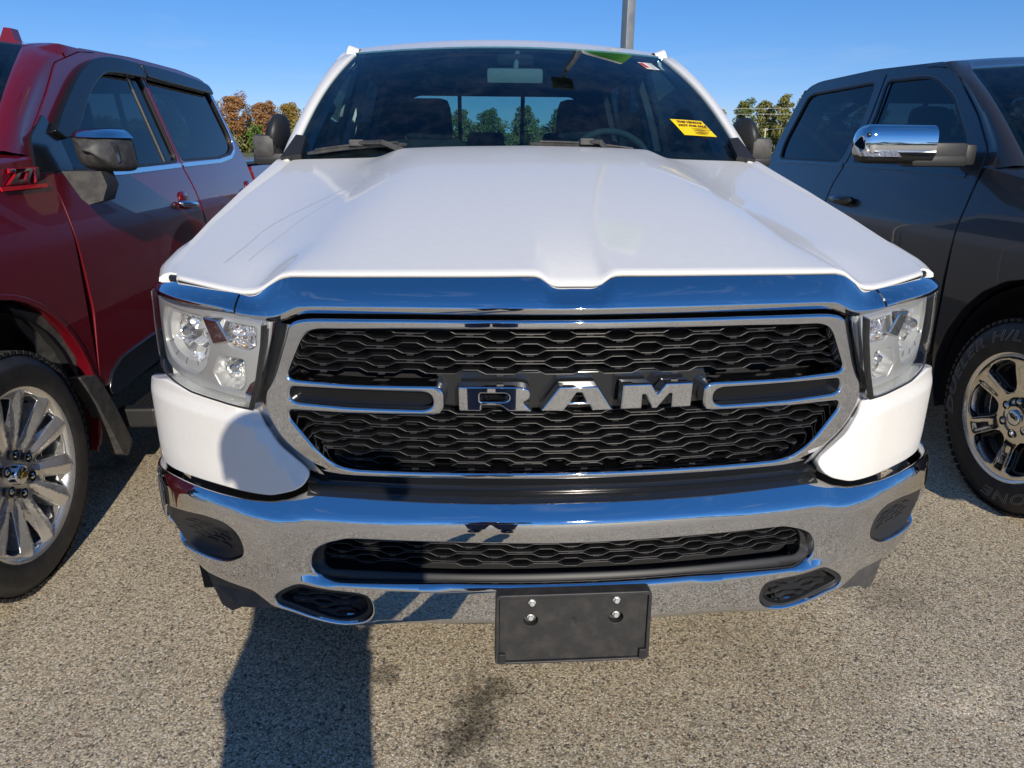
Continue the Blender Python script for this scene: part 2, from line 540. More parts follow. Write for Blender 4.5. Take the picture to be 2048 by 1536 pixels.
def asphalt():
    m = mat('asphalt', (.2, .18, .15), .82, 0, 0, spec=.35)
    nt, N, Lk, b = nodes(m)
    tc = N.new('ShaderNodeTexCoord')
    # distort the lookup a little so that the stones are not clean cells
    nz = N.new('ShaderNodeTexNoise'); nz.inputs['Scale'].default_value = 260.; nz.inputs['Detail'].default_value = 2.
    Lk.new(tc.outputs['Object'], nz.inputs['Vector'])
    mxv = N.new('ShaderNodeMixRGB'); mxv.blend_type = 'LINEAR_LIGHT'; mxv.inputs['Fac'].default_value = .004
    Lk.new(tc.outputs['Object'], mxv.inputs['Color1']); Lk.new(nz.outputs['Color'], mxv.inputs['Color2'])
    va = N.new('ShaderNodeTexVoronoi'); va.inputs['Scale'].default_value = 185.; va.inputs['Randomness'].default_value = 1.
    vb = N.new('ShaderNodeTexVoronoi'); vb.inputs['Scale'].default_value = 420.
    for v in (va, vb): Lk.new(mxv.outputs[0], v.inputs['Vector'])
    sep = N.new('ShaderNodeSeparateColor'); Lk.new(va.outputs['Color'], sep.inputs[0])
    rp = N.new('ShaderNodeValToRGB')
    E = rp.color_ramp.elements
    E[0].position = 0.; E[0].color = (.09, .08, .068, 1)
    E[1].position = 1.; E[1].color = (.80, .74, .60, 1)
    for p, c in ((.06, (.16, .14, .11)), (.14, (.38, .32, .22)), (.40, (.52, .435, .295)), (.60, (.62, .52, .36)), (.78, (.74, .62, .42)), (.88, (.74, .66, .52)), (.92, (.38, .19, .08)), (.945, (.70, .64, .52))):
        e = E.new(p); e.color = (*c, 1)
    Lk.new(sep.outputs[0], rp.inputs[0])
    # dark binder between the stones
    dd = N.new('ShaderNodeMapRange'); dd.inputs['From Min'].default_value = .3; dd.inputs['From Max'].default_value = .75
    dd.inputs['To Min'].default_value = 1.; dd.inputs['To Max'].default_value = .52
    Lk.new(va.outputs['Distance'], dd.inputs[0])
    sb = N.new('ShaderNodeSeparateColor'); Lk.new(vb.outputs['Color'], sb.inputs[0])
    fb = N.new('ShaderNodeMapRange'); fb.inputs['To Min'].default_value = .90; fb.inputs['To Max'].default_value = 1.55
    Lk.new(sb.outputs[1], fb.inputs[0])
    m1 = N.new('ShaderNodeMath'); m1.operation = 'MULTIPLY'; Lk.new(dd.outputs[0], m1.inputs[0]); Lk.new(fb.outputs[0], m1.inputs[1])
    # broad wear and oil stains
    n2 = N.new('ShaderNodeTexNoise'); n2.inputs['Scale'].default_value = 1.1; n2.inputs['Detail'].default_value = 6.
    Lk.new(tc.outputs['Object'], n2.inputs['Vector'])
    r2 = N.new('ShaderNodeMapRange'); r2.inputs['From Min'].default_value = .3; r2.inputs['From Max'].default_value = .7
    r2.inputs['To Min'].default_value = .84; r2.inputs['To Max'].default_value = 1.12
    Lk.new(n2.outputs['Fac'], r2.inputs[0])
    m2 = N.new('ShaderNodeMath'); m2.operation = 'MULTIPLY'; Lk.new(m1.outputs[0], m2.inputs[0]); Lk.new(r2.outputs[0], m2.inputs[1])
    n3 = N.new('ShaderNodeTexNoise'); n3.inputs['Scale'].default_value = 14.; n3.inputs['Detail'].default_value = 7.; n3.inputs['Roughness'].default_value = .7
    Lk.new(tc.outputs['Object'], n3.inputs['Vector'])
    prev = m2.outputs[0]
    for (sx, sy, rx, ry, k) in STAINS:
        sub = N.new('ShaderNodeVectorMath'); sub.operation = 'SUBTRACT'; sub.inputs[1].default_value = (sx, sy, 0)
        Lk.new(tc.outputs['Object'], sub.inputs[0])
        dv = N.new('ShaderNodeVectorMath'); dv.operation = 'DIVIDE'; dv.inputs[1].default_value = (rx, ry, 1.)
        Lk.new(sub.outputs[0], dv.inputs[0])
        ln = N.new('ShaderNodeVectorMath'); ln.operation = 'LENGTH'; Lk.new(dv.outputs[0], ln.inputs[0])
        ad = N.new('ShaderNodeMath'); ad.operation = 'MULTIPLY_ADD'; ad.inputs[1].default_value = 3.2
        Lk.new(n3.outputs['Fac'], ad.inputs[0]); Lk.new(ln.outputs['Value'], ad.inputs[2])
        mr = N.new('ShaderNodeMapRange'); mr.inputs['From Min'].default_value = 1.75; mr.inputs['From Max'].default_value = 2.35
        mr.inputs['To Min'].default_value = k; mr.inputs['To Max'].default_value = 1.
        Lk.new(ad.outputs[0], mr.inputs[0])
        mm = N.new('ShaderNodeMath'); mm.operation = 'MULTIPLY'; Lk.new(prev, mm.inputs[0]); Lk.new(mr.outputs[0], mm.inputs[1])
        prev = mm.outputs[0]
    mc = N.new('ShaderNodeVectorMath'); mc.operation = 'SCALE'
    Lk.new(rp.outputs[0], mc.inputs[0]); Lk.new(prev, mc.inputs['Scale'])
    Lk.new(mc.outputs[0], b.inputs['Base Color'])
    inv = N.new('ShaderNodeMath'); inv.operation = 'SUBTRACT'; inv.inputs[0].default_value = 1.; Lk.new(va.outputs['Distance'], inv.inputs[1])
    ah = N.new('ShaderNodeMath'); ah.operation = 'MULTIPLY_ADD'; ah.inputs[1].default_value = .8
    Lk.new(sep.outputs[1], ah.inputs[0]); Lk.new(inv.outputs[0], ah.inputs[2])
    bp = N.new('ShaderNodeBump'); bp.inputs['Strength'].default_value = .6; bp.inputs['Distance'].default_value = .0022
    Lk.new(ah.outputs[0], bp.inputs['Height']); Lk.new(bp.outputs[0], b.inputs['Normal'])
    return m
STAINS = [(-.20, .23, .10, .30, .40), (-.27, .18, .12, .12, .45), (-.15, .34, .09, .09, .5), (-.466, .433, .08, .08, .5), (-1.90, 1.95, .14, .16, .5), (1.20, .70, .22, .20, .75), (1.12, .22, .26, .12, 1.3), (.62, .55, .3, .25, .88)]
asphalt()
def yB(x):
    a = abs(x); return .2*a*a + 1.1*max(0., a-.62)**2
def yG(x):
    a = abs(x); return .03 + .2*a*a
def yF(x):
    a = abs(x); return .03 + .2*a*a + 1.6*max(0., a-.6)**2
def yT(x):
    a = abs(x); return .085 + .26*a*a + max(0., a-.7)**2
def wrapper(f, x0, dx, T, k):
    """plan curve that follows y = f(x) to x0 and then turns round the corner"""
    import math
    y0, s = f(x0), (f(x0+1e-4)-f(x0-1e-4))/2e-4
    def w(u):
        if u <= x0: return u, f(u)
        t = (u-x0)/T
        return x0+dx*math.sin(min(t, 1.2)*math.pi/2), y0+s*T*t+k*t*t
    return w
wrapF = wrapper(yF, .72, .264, .425, .012)
wrapL = wrapper(yF, .72, .230, .385, .035)
wrapB = wrapper(yB, .72, .250, .390, .05)
wrapT = wrapper(yT, .72, .200, .310, .10)
# ------------------------------------------------------------------ the white truck: front end
white = empty('pickup_truck', (0, 1.0, 0), 'white pickup truck with chrome grille and bumper, parked between a red and a dark truck', 'pickup truck', 'pickup trucks parked side by side')
def sgn(f):
    """lay a half-surface given for x > 0 over both sides"""
    def S(u, v):
        x, y, z = f(abs(u), v)
        return (x if u >= 0 else -x, y, z)
    return S
def both(pl):
    """close a half outline that starts and ends on the centre line"""
    pl = [tuple(p) for p in pl]
    r = [(max(0, x), z) for x, z in pl]
    r[0] = (0., r[0][1]); r[-1] = (0., r[-1][1])
    return r+[(-x, z) for x, z in r[::-1] if x > 1e-6]

# hood ------------------------------------------------------------
HE = [(0, 1.1983), (.0447, 1.1995), (.0656, 1.2124), (.0824, 1.2187), (.1488, 1.2184), (.3451, 1.2148), (.5498, 1.2079), (.5756, 1.2058), (.5954, 1.2005), (.6157, 1.1875), (.6365, 1.1741), (.6536, 1.1671), (.6746, 1.1644), (.6938, 1.1647), (.7802, 1.175), (.8374, 1.1802), (.87, 1.184)]
HEs = spline(HE, 5)
HX, HZ = [p[0] for p in HEs], [p[1] for p in HEs]
def hood_notch(x): return .020*(1-sm((x-.040)/.046))
RZ = [(0, 1.454), (.25, 1.450), (.40, 1.444), (.435, 1.441), (.46, 1.433), (.50, 1.418), (.53, 1.412), (.60, 1.409), (.83, 1.402)]
RX, RZZ = zip(*[tuple(p) for p in spline(RZ, 5)])
EDGE = [(.335, .842), (.40, .866), (.55, .884), (.75, .889), (1.05, .872), (1.30, .840), (1.45, .826)]
def _smooth(X, Z, win):
    xs = np.linspace(0, .9, 361); zz = np.interp(xs, X, Z); k = int(win/.0025); ker = np.hanning(2*k+1); ker /= ker.sum()
    return xs, np.convolve(np.pad(zz, (k, k), mode='reflect'), ker, 'valid')
HXn, HZn = HX, [z+hood_notch(x) for x, z in zip(HX, HZ)]
SFX, SFZ = _smooth(HXn, HZn, .17)
SRX, SRZ = _smooth(RX, RZZ, .17)
def hood_pt(q, v):
    ye = .335+(1.445-.335)*v
    xe = np.interp(ye, *zip(*EDGE))
    xb = .60+(.475-.60)*v; qb = .68
    x = q/qb*xb if q < qb else xb+(q-qb)/(1-qb)*(xe-xb)
    x0 = q/qb*.60 if q < qb else .60+(q-qb)/(1-qb)*(.842-.60)
    x1 = q/qb*.475 if q < qb else .475+(q-qb)/(1-qb)*(.826-.475)
    a0 = sm(v/.22); a1 = 1-sm((v-.82)/.18)
    zf = np.interp(x0, HXn, HZn)*(1-a0)+np.interp(x0, SFX, SFZ)*a0
    zf -= hood_notch(x0)*(1-v)**12
    zr = np.interp(x1, RX, RZZ)*(1-a1)+np.interp(x1, SRX, SRZ)*a1
    c = 1-(1-v)**1.3; e = v**1.12
    w = sm((q-.45)/.5)
    g = c*(1-w)+e*w
    z = zf+(zr-zf)*g
    yf = yT(x0)+.006
    yr = 1.30+.145*(x1/.826)**2
    if q > .95: yf = yf+(.335-yf)*0
    return x, yf+(yr-yf)*v, z
qs = np.concatenate([np.linspace(0, .15, 16), np.linspace(.17, .6, 18), np.linspace(.61, .80, 26), np.linspace(.82, 1, 12)])
vs_ = np.concatenate([np.linspace(0, .2, 14), np.linspace(.23, 1, 26)])
full_q = [-q for q in qs[:0:-1]]+list(qs)
def hp(q, v):
    x, y, z = hood_pt(abs(q), v); return (x if q >= 0 else -x, y, z)
rows = []
for v in vs_:
    r = [hp(q, v) for q in full_q]
    a, b = r[0], r[-1]
    r = [(a[0]+.006, a[1], a[2]-.03), (a[0]-.001, a[1], a[2]-.004)]+r+[(b[0]+.001, b[1], b[2]-.004), (b[0]-.006, b[1], b[2]-.03)]
    rows.append(r)
f0 = rows[0]
lip = [[(x, y+dy, z+dz) for x, y, z in f0] for dy, dz in ((.03, -.012), (.006, -.012), (-.001, -.007), (-.002, -.003))]
loft('hood', lip+rows, 'white_paint', white, flip=False, ang=60)
# dried water marks that run across the hood
def hood_ribbon(pts, w):
    P = [np.array(hp(q, v)) for q, v in spline(pts, 10)]
    vs, fs = [], []
    for i, p in enumerate(P):
        d = P[min(i+1, len(P)-1)]-P[max(i-1, 0)]; d /= np.linalg.norm(d)
        s = np.cross(d, (0, 0, 1)); s /= np.linalg.norm(s)
        ww = w*(.4+.8*random.random())
        vs += [p+s*ww+np.array((0, 0, .0012)), p-s*ww+np.array((0, 0, .0012))]
    for i in range(len(P)-1): fs.append((2*i, 2*i+1, 2*i+3, 2*i+2))
    return mobj('water_mark', vs, fs, 'water_mark', white)
hood_ribbon([(-.62, .72), (-.70, .62), (-.78, .50), (-.84, .36), (-.86, .22), (-.88, .12)], .0022)
hood_ribbon([(-.64, .62), (-.71, .52), (-.76, .40), (-.79, .27), (-.82, .14)], .0018)
hood_ribbon([(-.50, .74), (-.56, .72), (-.62, .70)], .0012)

# fenders ---------------------------------------------------------
CREST = [(.335, .884, 1.181), (.42, .912, 1.192), (.55, .918, 1.214), (.80, .926, 1.236), (1.05, .93, 1.27), (1.45, .93, 1.32)]
ys = np.linspace(.335, 1.5, 50)
rows = []
for y in ys:
    xe = np.interp(y, *zip(*EDGE)); cx, cz = np.interp(y, [c[0] for c in CREST], [c[1] for c in CREST]), np.interp(y, [c[0] for c in CREST], [c[2] for c in CREST])
    ze = hood_pt(1., min(1, max(0, (y-.335)/1.11)))[2]
    inn = max(0., .52-y)/.185          # the nose of the fender is drawn in towards the lamp
    xs_ = .998-.055*inn**1.6
    zb = .60
    da = abs(y-1.0)
    if da < .475: zb = max(zb, .41+math.sqrt(.475**2-da**2))
    P = [(xe+.006, ze-.03), (xe+.0065, ze-.006), (xe+.010, ze-.002), ((xe+cx)/2+.004, max(ze, (ze+cz)/2)+.001), (cx-.012, cz+.001), (cx, cz-.002), (cx+.012, cz-.010), (min(cx+.03, xs_-.012), cz-.035), (xs_-.008, cz-.085), (xs_, cz-.16)]
    z5 = cz-.16
    if zb < z5-.02:
        for k in range(1, 7): P.append((xs_+.006*math.sin(k/6*3.1), z5+(zb-z5)*k/6))
    else:
        for k in range(1, 7): P.append((xs_, z5-.003*k))
    if y < .585:
        zc = 1.160; xc_ = min(cx+.014, np.interp(-zc, [-p[1] for p in P[5:]], [p[0] for p in P[5:]]))
        P = P[:5]+[(min(x, xc_), z) if z > zc else (xc_, zc) for x, z in P[5:]]
    zl = P[-1][1]
    P.append((P[-1][0]-.05, zl+.002))
    rows.append([(x, y, z) for x, z in P])
r0_ = rows[0]; nose = [[(x, .352, min(z, 1.160)) for x, y, z in r0_], [(x-.001, .338, min(z, 1.160)) for x, y, z in r0_], [(x-.0005, .3345, min(z-.004, max(1.162, z-.008))) for x, y, z in r0_]]
loft('fender', nose+rows, 'white_paint', white, mirror='both', flip=True, ang=50)

# chrome band under the hood edge ----------------------------------
TOP = [(0, 1.1885), (.0393, 1.1893), (.0611, 1.2006), (.073, 1.2075), (.0867, 1.209), (.1491, 1.2087), (.345, 1.2054), (.5494, 1.1982), (.575, 1.1961), (.5949, 1.1911), (.6182, 1.1783), (.6429, 1.1612), (.663, 1.1555), (.685, 1.1571)]
CRE = [(0, 1.1590), (.0772, 1.1593), (.1515, 1.1594), (.3429, 1.1577), (.5014, 1.1530), (.5311, 1.1511), (.5498, 1.1491), (.5683, 1.141), (.5915, 1.1305), (.6163, 1.1266), (.6637, 1.1279), (.685, 1.1311)]
LIP = [(0, 1.1449), (.1513, 1.1449), (.3439, 1.143), (.5034, 1.1376), (.5334, 1.1355), (.5553, 1.1297), (.5777, 1.1192), (.6032, 1.1141), (.6347, 1.1161), (.6636, 1.1208), (.685, 1.1238)]
def bandrows(TOPl, CREl, LIPl, xs, sp=True):
    fT, fC, fL = [np.array(spline(l, 6)) if sp else np.array(l) for l in (TOPl, CREl, LIPl)]
    rows = []
    for x in xs:
        a = abs(x)
        zt, zc, zl = np.interp(a, fT[:, 0], fT[:, 1]), np.interp(a, fC[:, 0], fC[:, 1]), np.interp(a, fL[:, 0], fL[:, 1])
        y0 = yT(a); T = np.array((y0, zt)); C = np.array((y0-.05, zc)); Lq = np.array((y0-.047, zl))
        P = [T+(.02, -.012), T+(.003, -.002)]
        nrm = np.array((-(C-T)[1], (C-T)[0])); nrm /= np.linalg.norm(nrm); nrm = -nrm if nrm[1] < 0 else nrm
        for t in (0, .03, .1, .25, .4, .55, .7, .82, .9): P.append(T+(C-T)*t+nrm*.0035*math.sin(math.pi*t))
        d1 = (T-C)/np.linalg.norm(T-C); d2 = (Lq-C)/max(np.linalg.norm(Lq-C), 1e-6)
        r = .0042
        for t in (0, .25, .5, .75, 1): P.append((1-t)**2*(C+d1*r)+2*t*(1-t)*C+t*t*(C+d2*r))
        P += [Lq-d2*.0025, Lq+(.0012, 0), Lq+(.004, -.0012), Lq+(.03, .001)]
        rows.append([(x, p[0], p[1]) for p in P])
    return rows
xs = np.concatenate([np.linspace(0, .11, 34), np.linspace(.13, .5, 16), np.linspace(.51, .683, 54)])
xs = list(-xs[:0:-1])+list(xs)
loft('hood_trim', bandrows(TOP, CRE, LIP, xs), 'chrome', white, flip=True, ang=48, label='wide chrome band under the hood edge')
STOP = [(.66, 1.1565), (.6869, 1.1585), (.7553, 1.1641), (.8312, 1.168), (.9223, 1.1665), (1.04, 1.162)]
SCRE = [(.66, 1.1300), (.68, 1.1335), (.7388, 1.1420), (.8084, 1.1468), (.8679, 1.1509), (.92, 1.1515), (1.04, 1.148)]
SLOW = [(.66, 1.1215), (.6825, 1.1265), (.7417, 1.1335), (.8125, 1.1371), (.8746, 1.1400), (.92, 1.1402), (1.04, 1.136)]
fT_, fC_, fL_ = [np.array(spline(l, 6)) for l in (STOP, SCRE, SLOW)]
srows = []
for u_ in np.linspace(.6865, 1.03, 34):
    zt, zc, zl = np.interp(u_, fT_[:, 0], fT_[:, 1]), np.interp(u_, fC_[:, 0], fC_[:, 1]), np.interp(u_, fL_[:, 0], fL_[:, 1])
    x_, y_ = wrapT(u_)
    P = [(x_, y_+dy, z) for dy, z in ((.02, zt-.012), (.003, zt-.002), (0, zt))]
    for t in (.1, .3, .5, .7, .85): P.append((x_, y_-.05*t, zt+(zc-zt)*t+.003*math.sin(math.pi*t)))
    P += [(x_, y_+dy, z) for dy, z in ((-.0485, zc+.001), (-.050, zc-.001), (-.0503, zc-.004), (-.048, zl+.002), (-.047, zl), (-.04, zl-.002), (0., zl-.002))]
    srows.append(P)
loft('lamp_trim', srows, 'chrome', white, mirror='both', flip=True, ang=48, label='short chrome strip above the headlight')
# dark rubber seal between hood and chrome band
P1 = np.array(spline(HE, 5))
xs = np.concatenate([np.linspace(0, .1, 24), np.linspace(.12, .5, 16), np.linspace(.51, .87, 60)]); xs = list(-xs[:0:-1])+list(xs)
rows = []
for x in xs:
    a = abs(x); z = np.interp(a, P1[:, 0], P1[:, 1]); y = yT(a)+.008
    rows.append([(x, y+.03, z-.006), (x, y+.008, z-.0065), (x, y+.002, z-.010), (x, y+.004, z-.020), (x, y+.03, z-.022)])
loft('hood_seal', rows, 'black_plastic', white, flip=True, ang=50)

# grille ----------------------------------------------------------
RO = [(0, 1.1362), (.1518, 1.1362), (.3429, 1.135), (.4992, 1.1318), (.5283, 1.1302), (.5523, 1.1252), (.5659, 1.1156), (.5733, 1.092), (.5885, 1.0522), (.6028, 1.0147), (.6145, .9928), (.6268, .977), (.6313, .955), (.629, .9268), (.607, .8786), (.548, .8188), (.5266, .7945), (.4737, .7880), (.2545, .7900), (0, .7905)]
RI = [(0, 1.1174), (.1518, 1.1174), (.3437, 1.1155), (.5069, 1.111), (.5275, 1.1042), (.5409, 1.0894), (.5591, 1.0527), (.5752, 1.0185), (.5741, 1.0091), (.5631, 1.0039), (.4441, 1.0000), (.2815, 1.002), (.2698, .998), (.2621, .9878), (.2629, .9562), (.2691, .9454), (.2822, .9404), (.4601, .938), (.5744, .9389), (.5813, .9335), (.5795, .9194), (.5396, .8669), (.5109, .8277), (.4868, .8095), (.4535, .8035), (.399, .8035), (.1517, .8050), (0, .8050)]
SL = [(.5707, .9891), (.4567, .9885), (.3037, .9880), (.2899, .9841), (.2843, .9726), (.2867, .9578), (.3029, .9515), (.4592, .9515), (.5633, .9564), (.5753, .9632), (.5761, .9771)]
gS = lambda dy: (lambda u, v: (u, yG(u)+dy-.045*(1.14-v)*0+.02*sm((.86-v)/.08), v))
RIb = both(fillet(RI, .012, False)); RIb_plain = both(RI)
slots = [fillet(SL, .008), fillet([(-x, z) for x, z in SL], .008)]
plate('grille_surround', both(fillet(RO, .02, False)), [RIb]+slots, gS(0.), 'chrome', white, cell=.010, bev=.0065, depth=.055, nseg=4, label='chrome grille surround with two bracket arms')
for s in slots:
    plate('arm_insert', s, [], gS(.026), 'grille_black', white, cell=.03, bev=.001, depth=.01)
# glossy returns between the surround and the lamps
out = np.array(RO[6:17]); rows = []
for x, z in resample(out, .02):
    y0 = yG(x)+.012
    rows.append([(x-.008, y0-.004, z), (x, y0, z), (x+.012, y0+.008, z+.001), (x+.03, y0+.024, z), (x+.055, y0+.046, z)])
loft('grille_return', rows, 'chrome', white, mirror='both', flip=True)
# black bar behind the letters, dark panel far behind the bars
plate('letter_bar', both([(0, 1.026), (.27, 1.024), (.285, .99), (.28, .95), (.2, .944), (0, .944)]), [], gS(.034), 'gloss_black', white, cell=.03, bev=.006, depth=.03)
rows = [[(x, yG(x)+.10, z) for x in np.linspace(-.64, .64, 17)] for z in (.74, 1.16)]
loft('radiator_panel', rows, 'dull_black', white)
for z in np.linspace(.83, 1.10, 10):
    MB().tube([(x, yG(x)+.092, z) for x in np.linspace(-.5, .5, 9)], .003, 6).build('radiator_tube', 'wheel_steel', white)
def hexwave(x, per, ph):
    t = ((x/per+ph) % 1.)
    if t < .24: return 1.
    if t < .38: return 1-2*(t-.24)/.14
    if t < .86: return -1. if t < .74 else -1.
    return -1+2*(t-.86)/.14
def hexbar(name, z0, x0, x1, per, amp, ph, sg_, ysurf, m, parent, hgt=.0062, dep=.026, tabs=True, zslope=lambda x: 0.):
    """one wavy slat with its small joining tabs"""
    xs = [x0]
    k0, k1 = int(math.floor(x0/per))-2, int(math.ceil(x1/per))+2
    for k in range(k0, k1):
        for t in (0., .24, .38, .86):
            x = (k+t-ph)*per
            if x0+.002 < x < x1-.002: xs.append(x)
    xs += list(np.arange(x0+.05, x1-.03, .06)); xs.append(x1)
    xs = sorted(xs)
    v, f = [], []
    for x in xs:
        z = z0+sg_*amp*hexwave(x, per, ph)+zslope(x); y = ysurf(x)
        v += [(x, y+dep, z+hgt*.62), (x, y+.006, z+hgt*.55), (x, y+.0005, z-hgt*.22), (x, y, z-hgt*.5), (x, y+.003, z-hgt*.62), (x, y+dep, z-hgt*.5)]
    for i in range(len(xs)-1):
        for k in range(6):
            a, b = i*6+k, i*6+(k+1) % 6
            f.append((a, b, b+6, a+6))
    mb = MB(); mb.add(v, f)
    if tabs:
        for k in range(k0, k1):
            x = (k+.62-ph)*per
            if sg_ < 0: x = (k+.12-ph)*per
            if x0+.02 < x < x1-.02:
                z = z0-amp-hgt*.9+zslope(x)
                mb.box((x, ysurf(x)+.006, z), (.014, .010, .0042))
    ob = mb.build(name, m, parent)
    ob.data.materials.append(MATS['bar_edge'])
    for pi in range((len(xs)-1)*6):
        if pi % 6 == 2: ob.data.polygons[pi].material_index = 1
    for pi in range((len(xs)-1)*6, len(ob.data.polygons)): ob.data.polygons[pi].material_index = 1
    return ob
up_out = np.array([(1.005, .565), (1.0185, .5752), (1.0527, .5591), (1.0894, .5409), (1.1042, .5275), (1.111, .507), (1.125, .47)])
lo_out = np.array([(.79, .45), (.8095, .4868), (.8277, .5109), (.8669, .5396), (.9194, .5795), (.94, .58)])
PER = .119
random.seed(11)
bar_y = lambda x: yG(x)+.030
for k, z in enumerate(np.arange(1.1075, 1.02, -.0137)):
    xm = np.interp(z, up_out[:, 0], up_out[:, 1])+.004
    hexbar('grille_bar', z, -xm, xm, PER, .0040, (.5 if (k//2) % 2 else 0.)+.38, 1 if k % 2 == 0 else -1, bar_y, 'grille_black', white, hgt=.0052)
for k, z in enumerate(np.arange(.9395, .806, -.0137)):
    xm = np.interp(z, lo_out[:, 0], lo_out[:, 1])+.004
    yy = (lambda q: (lambda x: yG(x)+.030+.02*sm((.86-q)/.08)))(z)
    hexbar('grille_bar', z, -xm, xm, PER, .0040, (.5 if (k//2) % 2 else 0.)+.38, 1 if k % 2 == 0 else -1, yy, 'grille_black', white, hgt=.0052)
# letters ---------------------------------------------------------
LET = {
 'R': ([(135, 487), (585, 487), (640, 503), (655, 545), (640, 580), (600, 598), (665, 665), (497, 665), (432, 622), (302, 622), (300, 665), (138, 665)], [[(290, 536), (470, 536), (497, 550), (497, 577), (470, 594), (290, 594)]]),
 'A': ([(858, 487), (1135, 487), (1252, 663), (1100, 663), (1078, 620), (925, 620), (893, 663), (726, 663)], [[(985, 532), (1020, 532), (1056, 598), (942, 598)]]),
 'M': ([(1320, 480), (1530, 480), (1580, 556), (1640, 480), (1845, 480), (1840, 660), (1692, 660), (1690, 556), (1670, 556), (1582, 662), (1545, 662), (1490, 556), (1470, 556), (1468, 660), (1310, 660)], []),
}
for ch, (o_, hs) in LET.items():
    cv = lambda P: [(-.234+(a-135)*.0002737, 1.006-(b-487)*.000285) for a, b in P]
    so = fillet(cv(o_), .002); 
    if ch == 'R': so = fillet(cv(o_), [.002, .02, .01, .01, .01, .004, .001, .001, .001, .001, .001, .001])
    plate('letter', so, [fillet(cv(h), .0015 if ch == 'A' else .004) for h in hs], lambda u, v: (u, yG(u)-.012, v), 'chrome', white, cell=.01, bev=.0034, depth=.034, nseg=3, label='chrome letter '+ch+' on the grille')

# valance between grille and bumper --------------------------------
xs = np.linspace(0, .56, 30); xs = list(-xs[:0:-1])+list(xs)
def val_row(x):
    y = yG(x)+.02; a = abs(x); d = .0
    return [(x, y+.03, .797), (x, y+.012, .790), (x, y+.018, .782), (x, y+.004, .776), (x, y-.003, .770), (x, y+.003, .765), (x, y+.006, .758), (x, yB(a)+.042, .7495), (x, yB(a)+.036, .745), (x, yB(a)+.06, .70)]
loft('valance', [val_row(x) for x in xs], 'gloss_black', white, flip=True, ang=40)

# fascia below the lamps -------------------------------------------
FA = [(1.14, .915), (1.06, .925), (.985, .936), (.925, .9480), (.8781, .9444), (.8215, .9367), (.7385, .9332), (.6612, .9305), (.6506, .9250), (.6323, .9005), (.6086, .8627), (.5542, .811), (.5468, .7979), (.557, .7797), (.5825, .7624), (.6344, .7453), (.7147, .7395), (.8295, .7315), (.9385, .7235), (1.0084, .7205), (1.14, .715)]
_la, _lb = np.array((.652, .9256)), np.array((.5478, .7959)); _ld = (_lb-_la)/np.linalg.norm(_lb-_la); _ln = np.array((-_ld[1], _ld[0])); _ln = _ln if _ln[0] > 0 else -_ln
def S_fascia(u, v):
    x, y = wrapF(u)
    d = (np.array((u, v))-_la) @ _ln
    y += .55*max(0., .030-d)**1.0 if d < .030 else 0.
    y -= .012*sm((.925-v)/.03)
    y += .25*max(0., .77-v)**1.2*.5
    return (x, y-.004, v)
plate('front_fascia', fillet(FA, .012), [], S_fascia, 'white_paint', white, cell=.012, bev=.004, depth=.06, mirror='both')

# bumper ----------------------------------------------------------
BT = [(0, .7480), (.2555, .7480), (.4234, .7474), (.5306, .7500), (.5538, .7560), (.5677, .7490), (.5977, .735), (.6355, .7273), (.6908, .7256), (.753, .7274), (.8213, .7303), (.8929, .7328), (.9505, .7317), (1.0, .730), (1.10, .727)]
BL = [(1.10, .60), (1.04, .590), (.985, .578), (.945, .570), (.9218, .5533), (.8833, .5167), (.8287, .4852), (.768, .4766), (.7021, .4738), (.6533, .4396), (.5823, .4268), (.4918, .4257), (.4267, .4347), (.3406, .4455), (.1793, .450), (0, .4526)]
BB = spline([(0, .7147), (.2557, .7147), (.4216, .7096), (.5275, .7083), (.5589, .7056), (.6179, .6948), (.6835, .6992), (.7228, .7037), (.7818, .7097), (.8651, .7133), (.9393, .7115), (1.0, .711), (1.14, .709)], 6)
BBx, BBz = zip(*BB)
LT = [(0, .5796), (.2586, .5796), (.4728, .5717), (.5388, .568), (.5834, .5669), (.65, .566), (1.1, .566)]
LTx, LTz = zip(*LT)
BLs = sorted(BL); BLx, BLz = zip(*BLs)
def S_bump(u, v):
    x, y = wrapB(u)
    zb = np.interp(u, BBx, BBz); d = v-zb
    y += .95*(math.sqrt(d*d+.0065**2)+d)/2
    y += .35*(min(v, zb)-.64)**2
    zl = np.interp(u, LTx, LTz); fade = 1-sm((u-.50)/.13)
    y -= .019*sm((zl+.004-v)/.016)*fade
    # the cups round the lower openings stand a little proud
    e = math.hypot((u-.535)/.15, (v-.50)/.066)
    y -= .003*(1-sm((e-.4)/1.1))*(1-fade*.6)
    zlow = np.interp(u, BLx, BLz)
    y += .05*max(0., (zlow+.04-v)/.04)**2
    return (x, y, v)
OP = [(0, .6665), (.2567, .6687), (.4239, .6678), (.4718, .6667), (.5146, .6536), (.5407, .6391), (.5536, .6165), (.5562, .5898), (.545, .5740), (.5039, .5690), (.3942, .5740), (.2588, .5800), (0, .5800)]
OV = [(.588, .5458), (.6231, .5255), (.6464, .5047), (.6481, .489), (.6347, .4772), (.591, .4673), (.5088, .4546), (.4652, .4617), (.4345, .4824), (.4255, .5072), (.4315, .5342), (.4513, .5443), (.4977, .547), (.5513, .5476)]
FG = [(.965, .6500), (.8066, .6683), (.7494, .6653), (.7196, .6441), (.7113, .6116), (.7163, .5921), (.754, .5672), (.7927, .5605), (.8519, .5622), (.94, .5750), (.985, .598)]
OPb = both(fillet(OP, .012, False)); OVs = spline(OV, 3, True); FGs = fillet(FG, .02)
mx = lambda P: [(-x, z) for x, z in P]
bl_out = [tuple(p) for p in fillet(BT+BL, .012, False)]
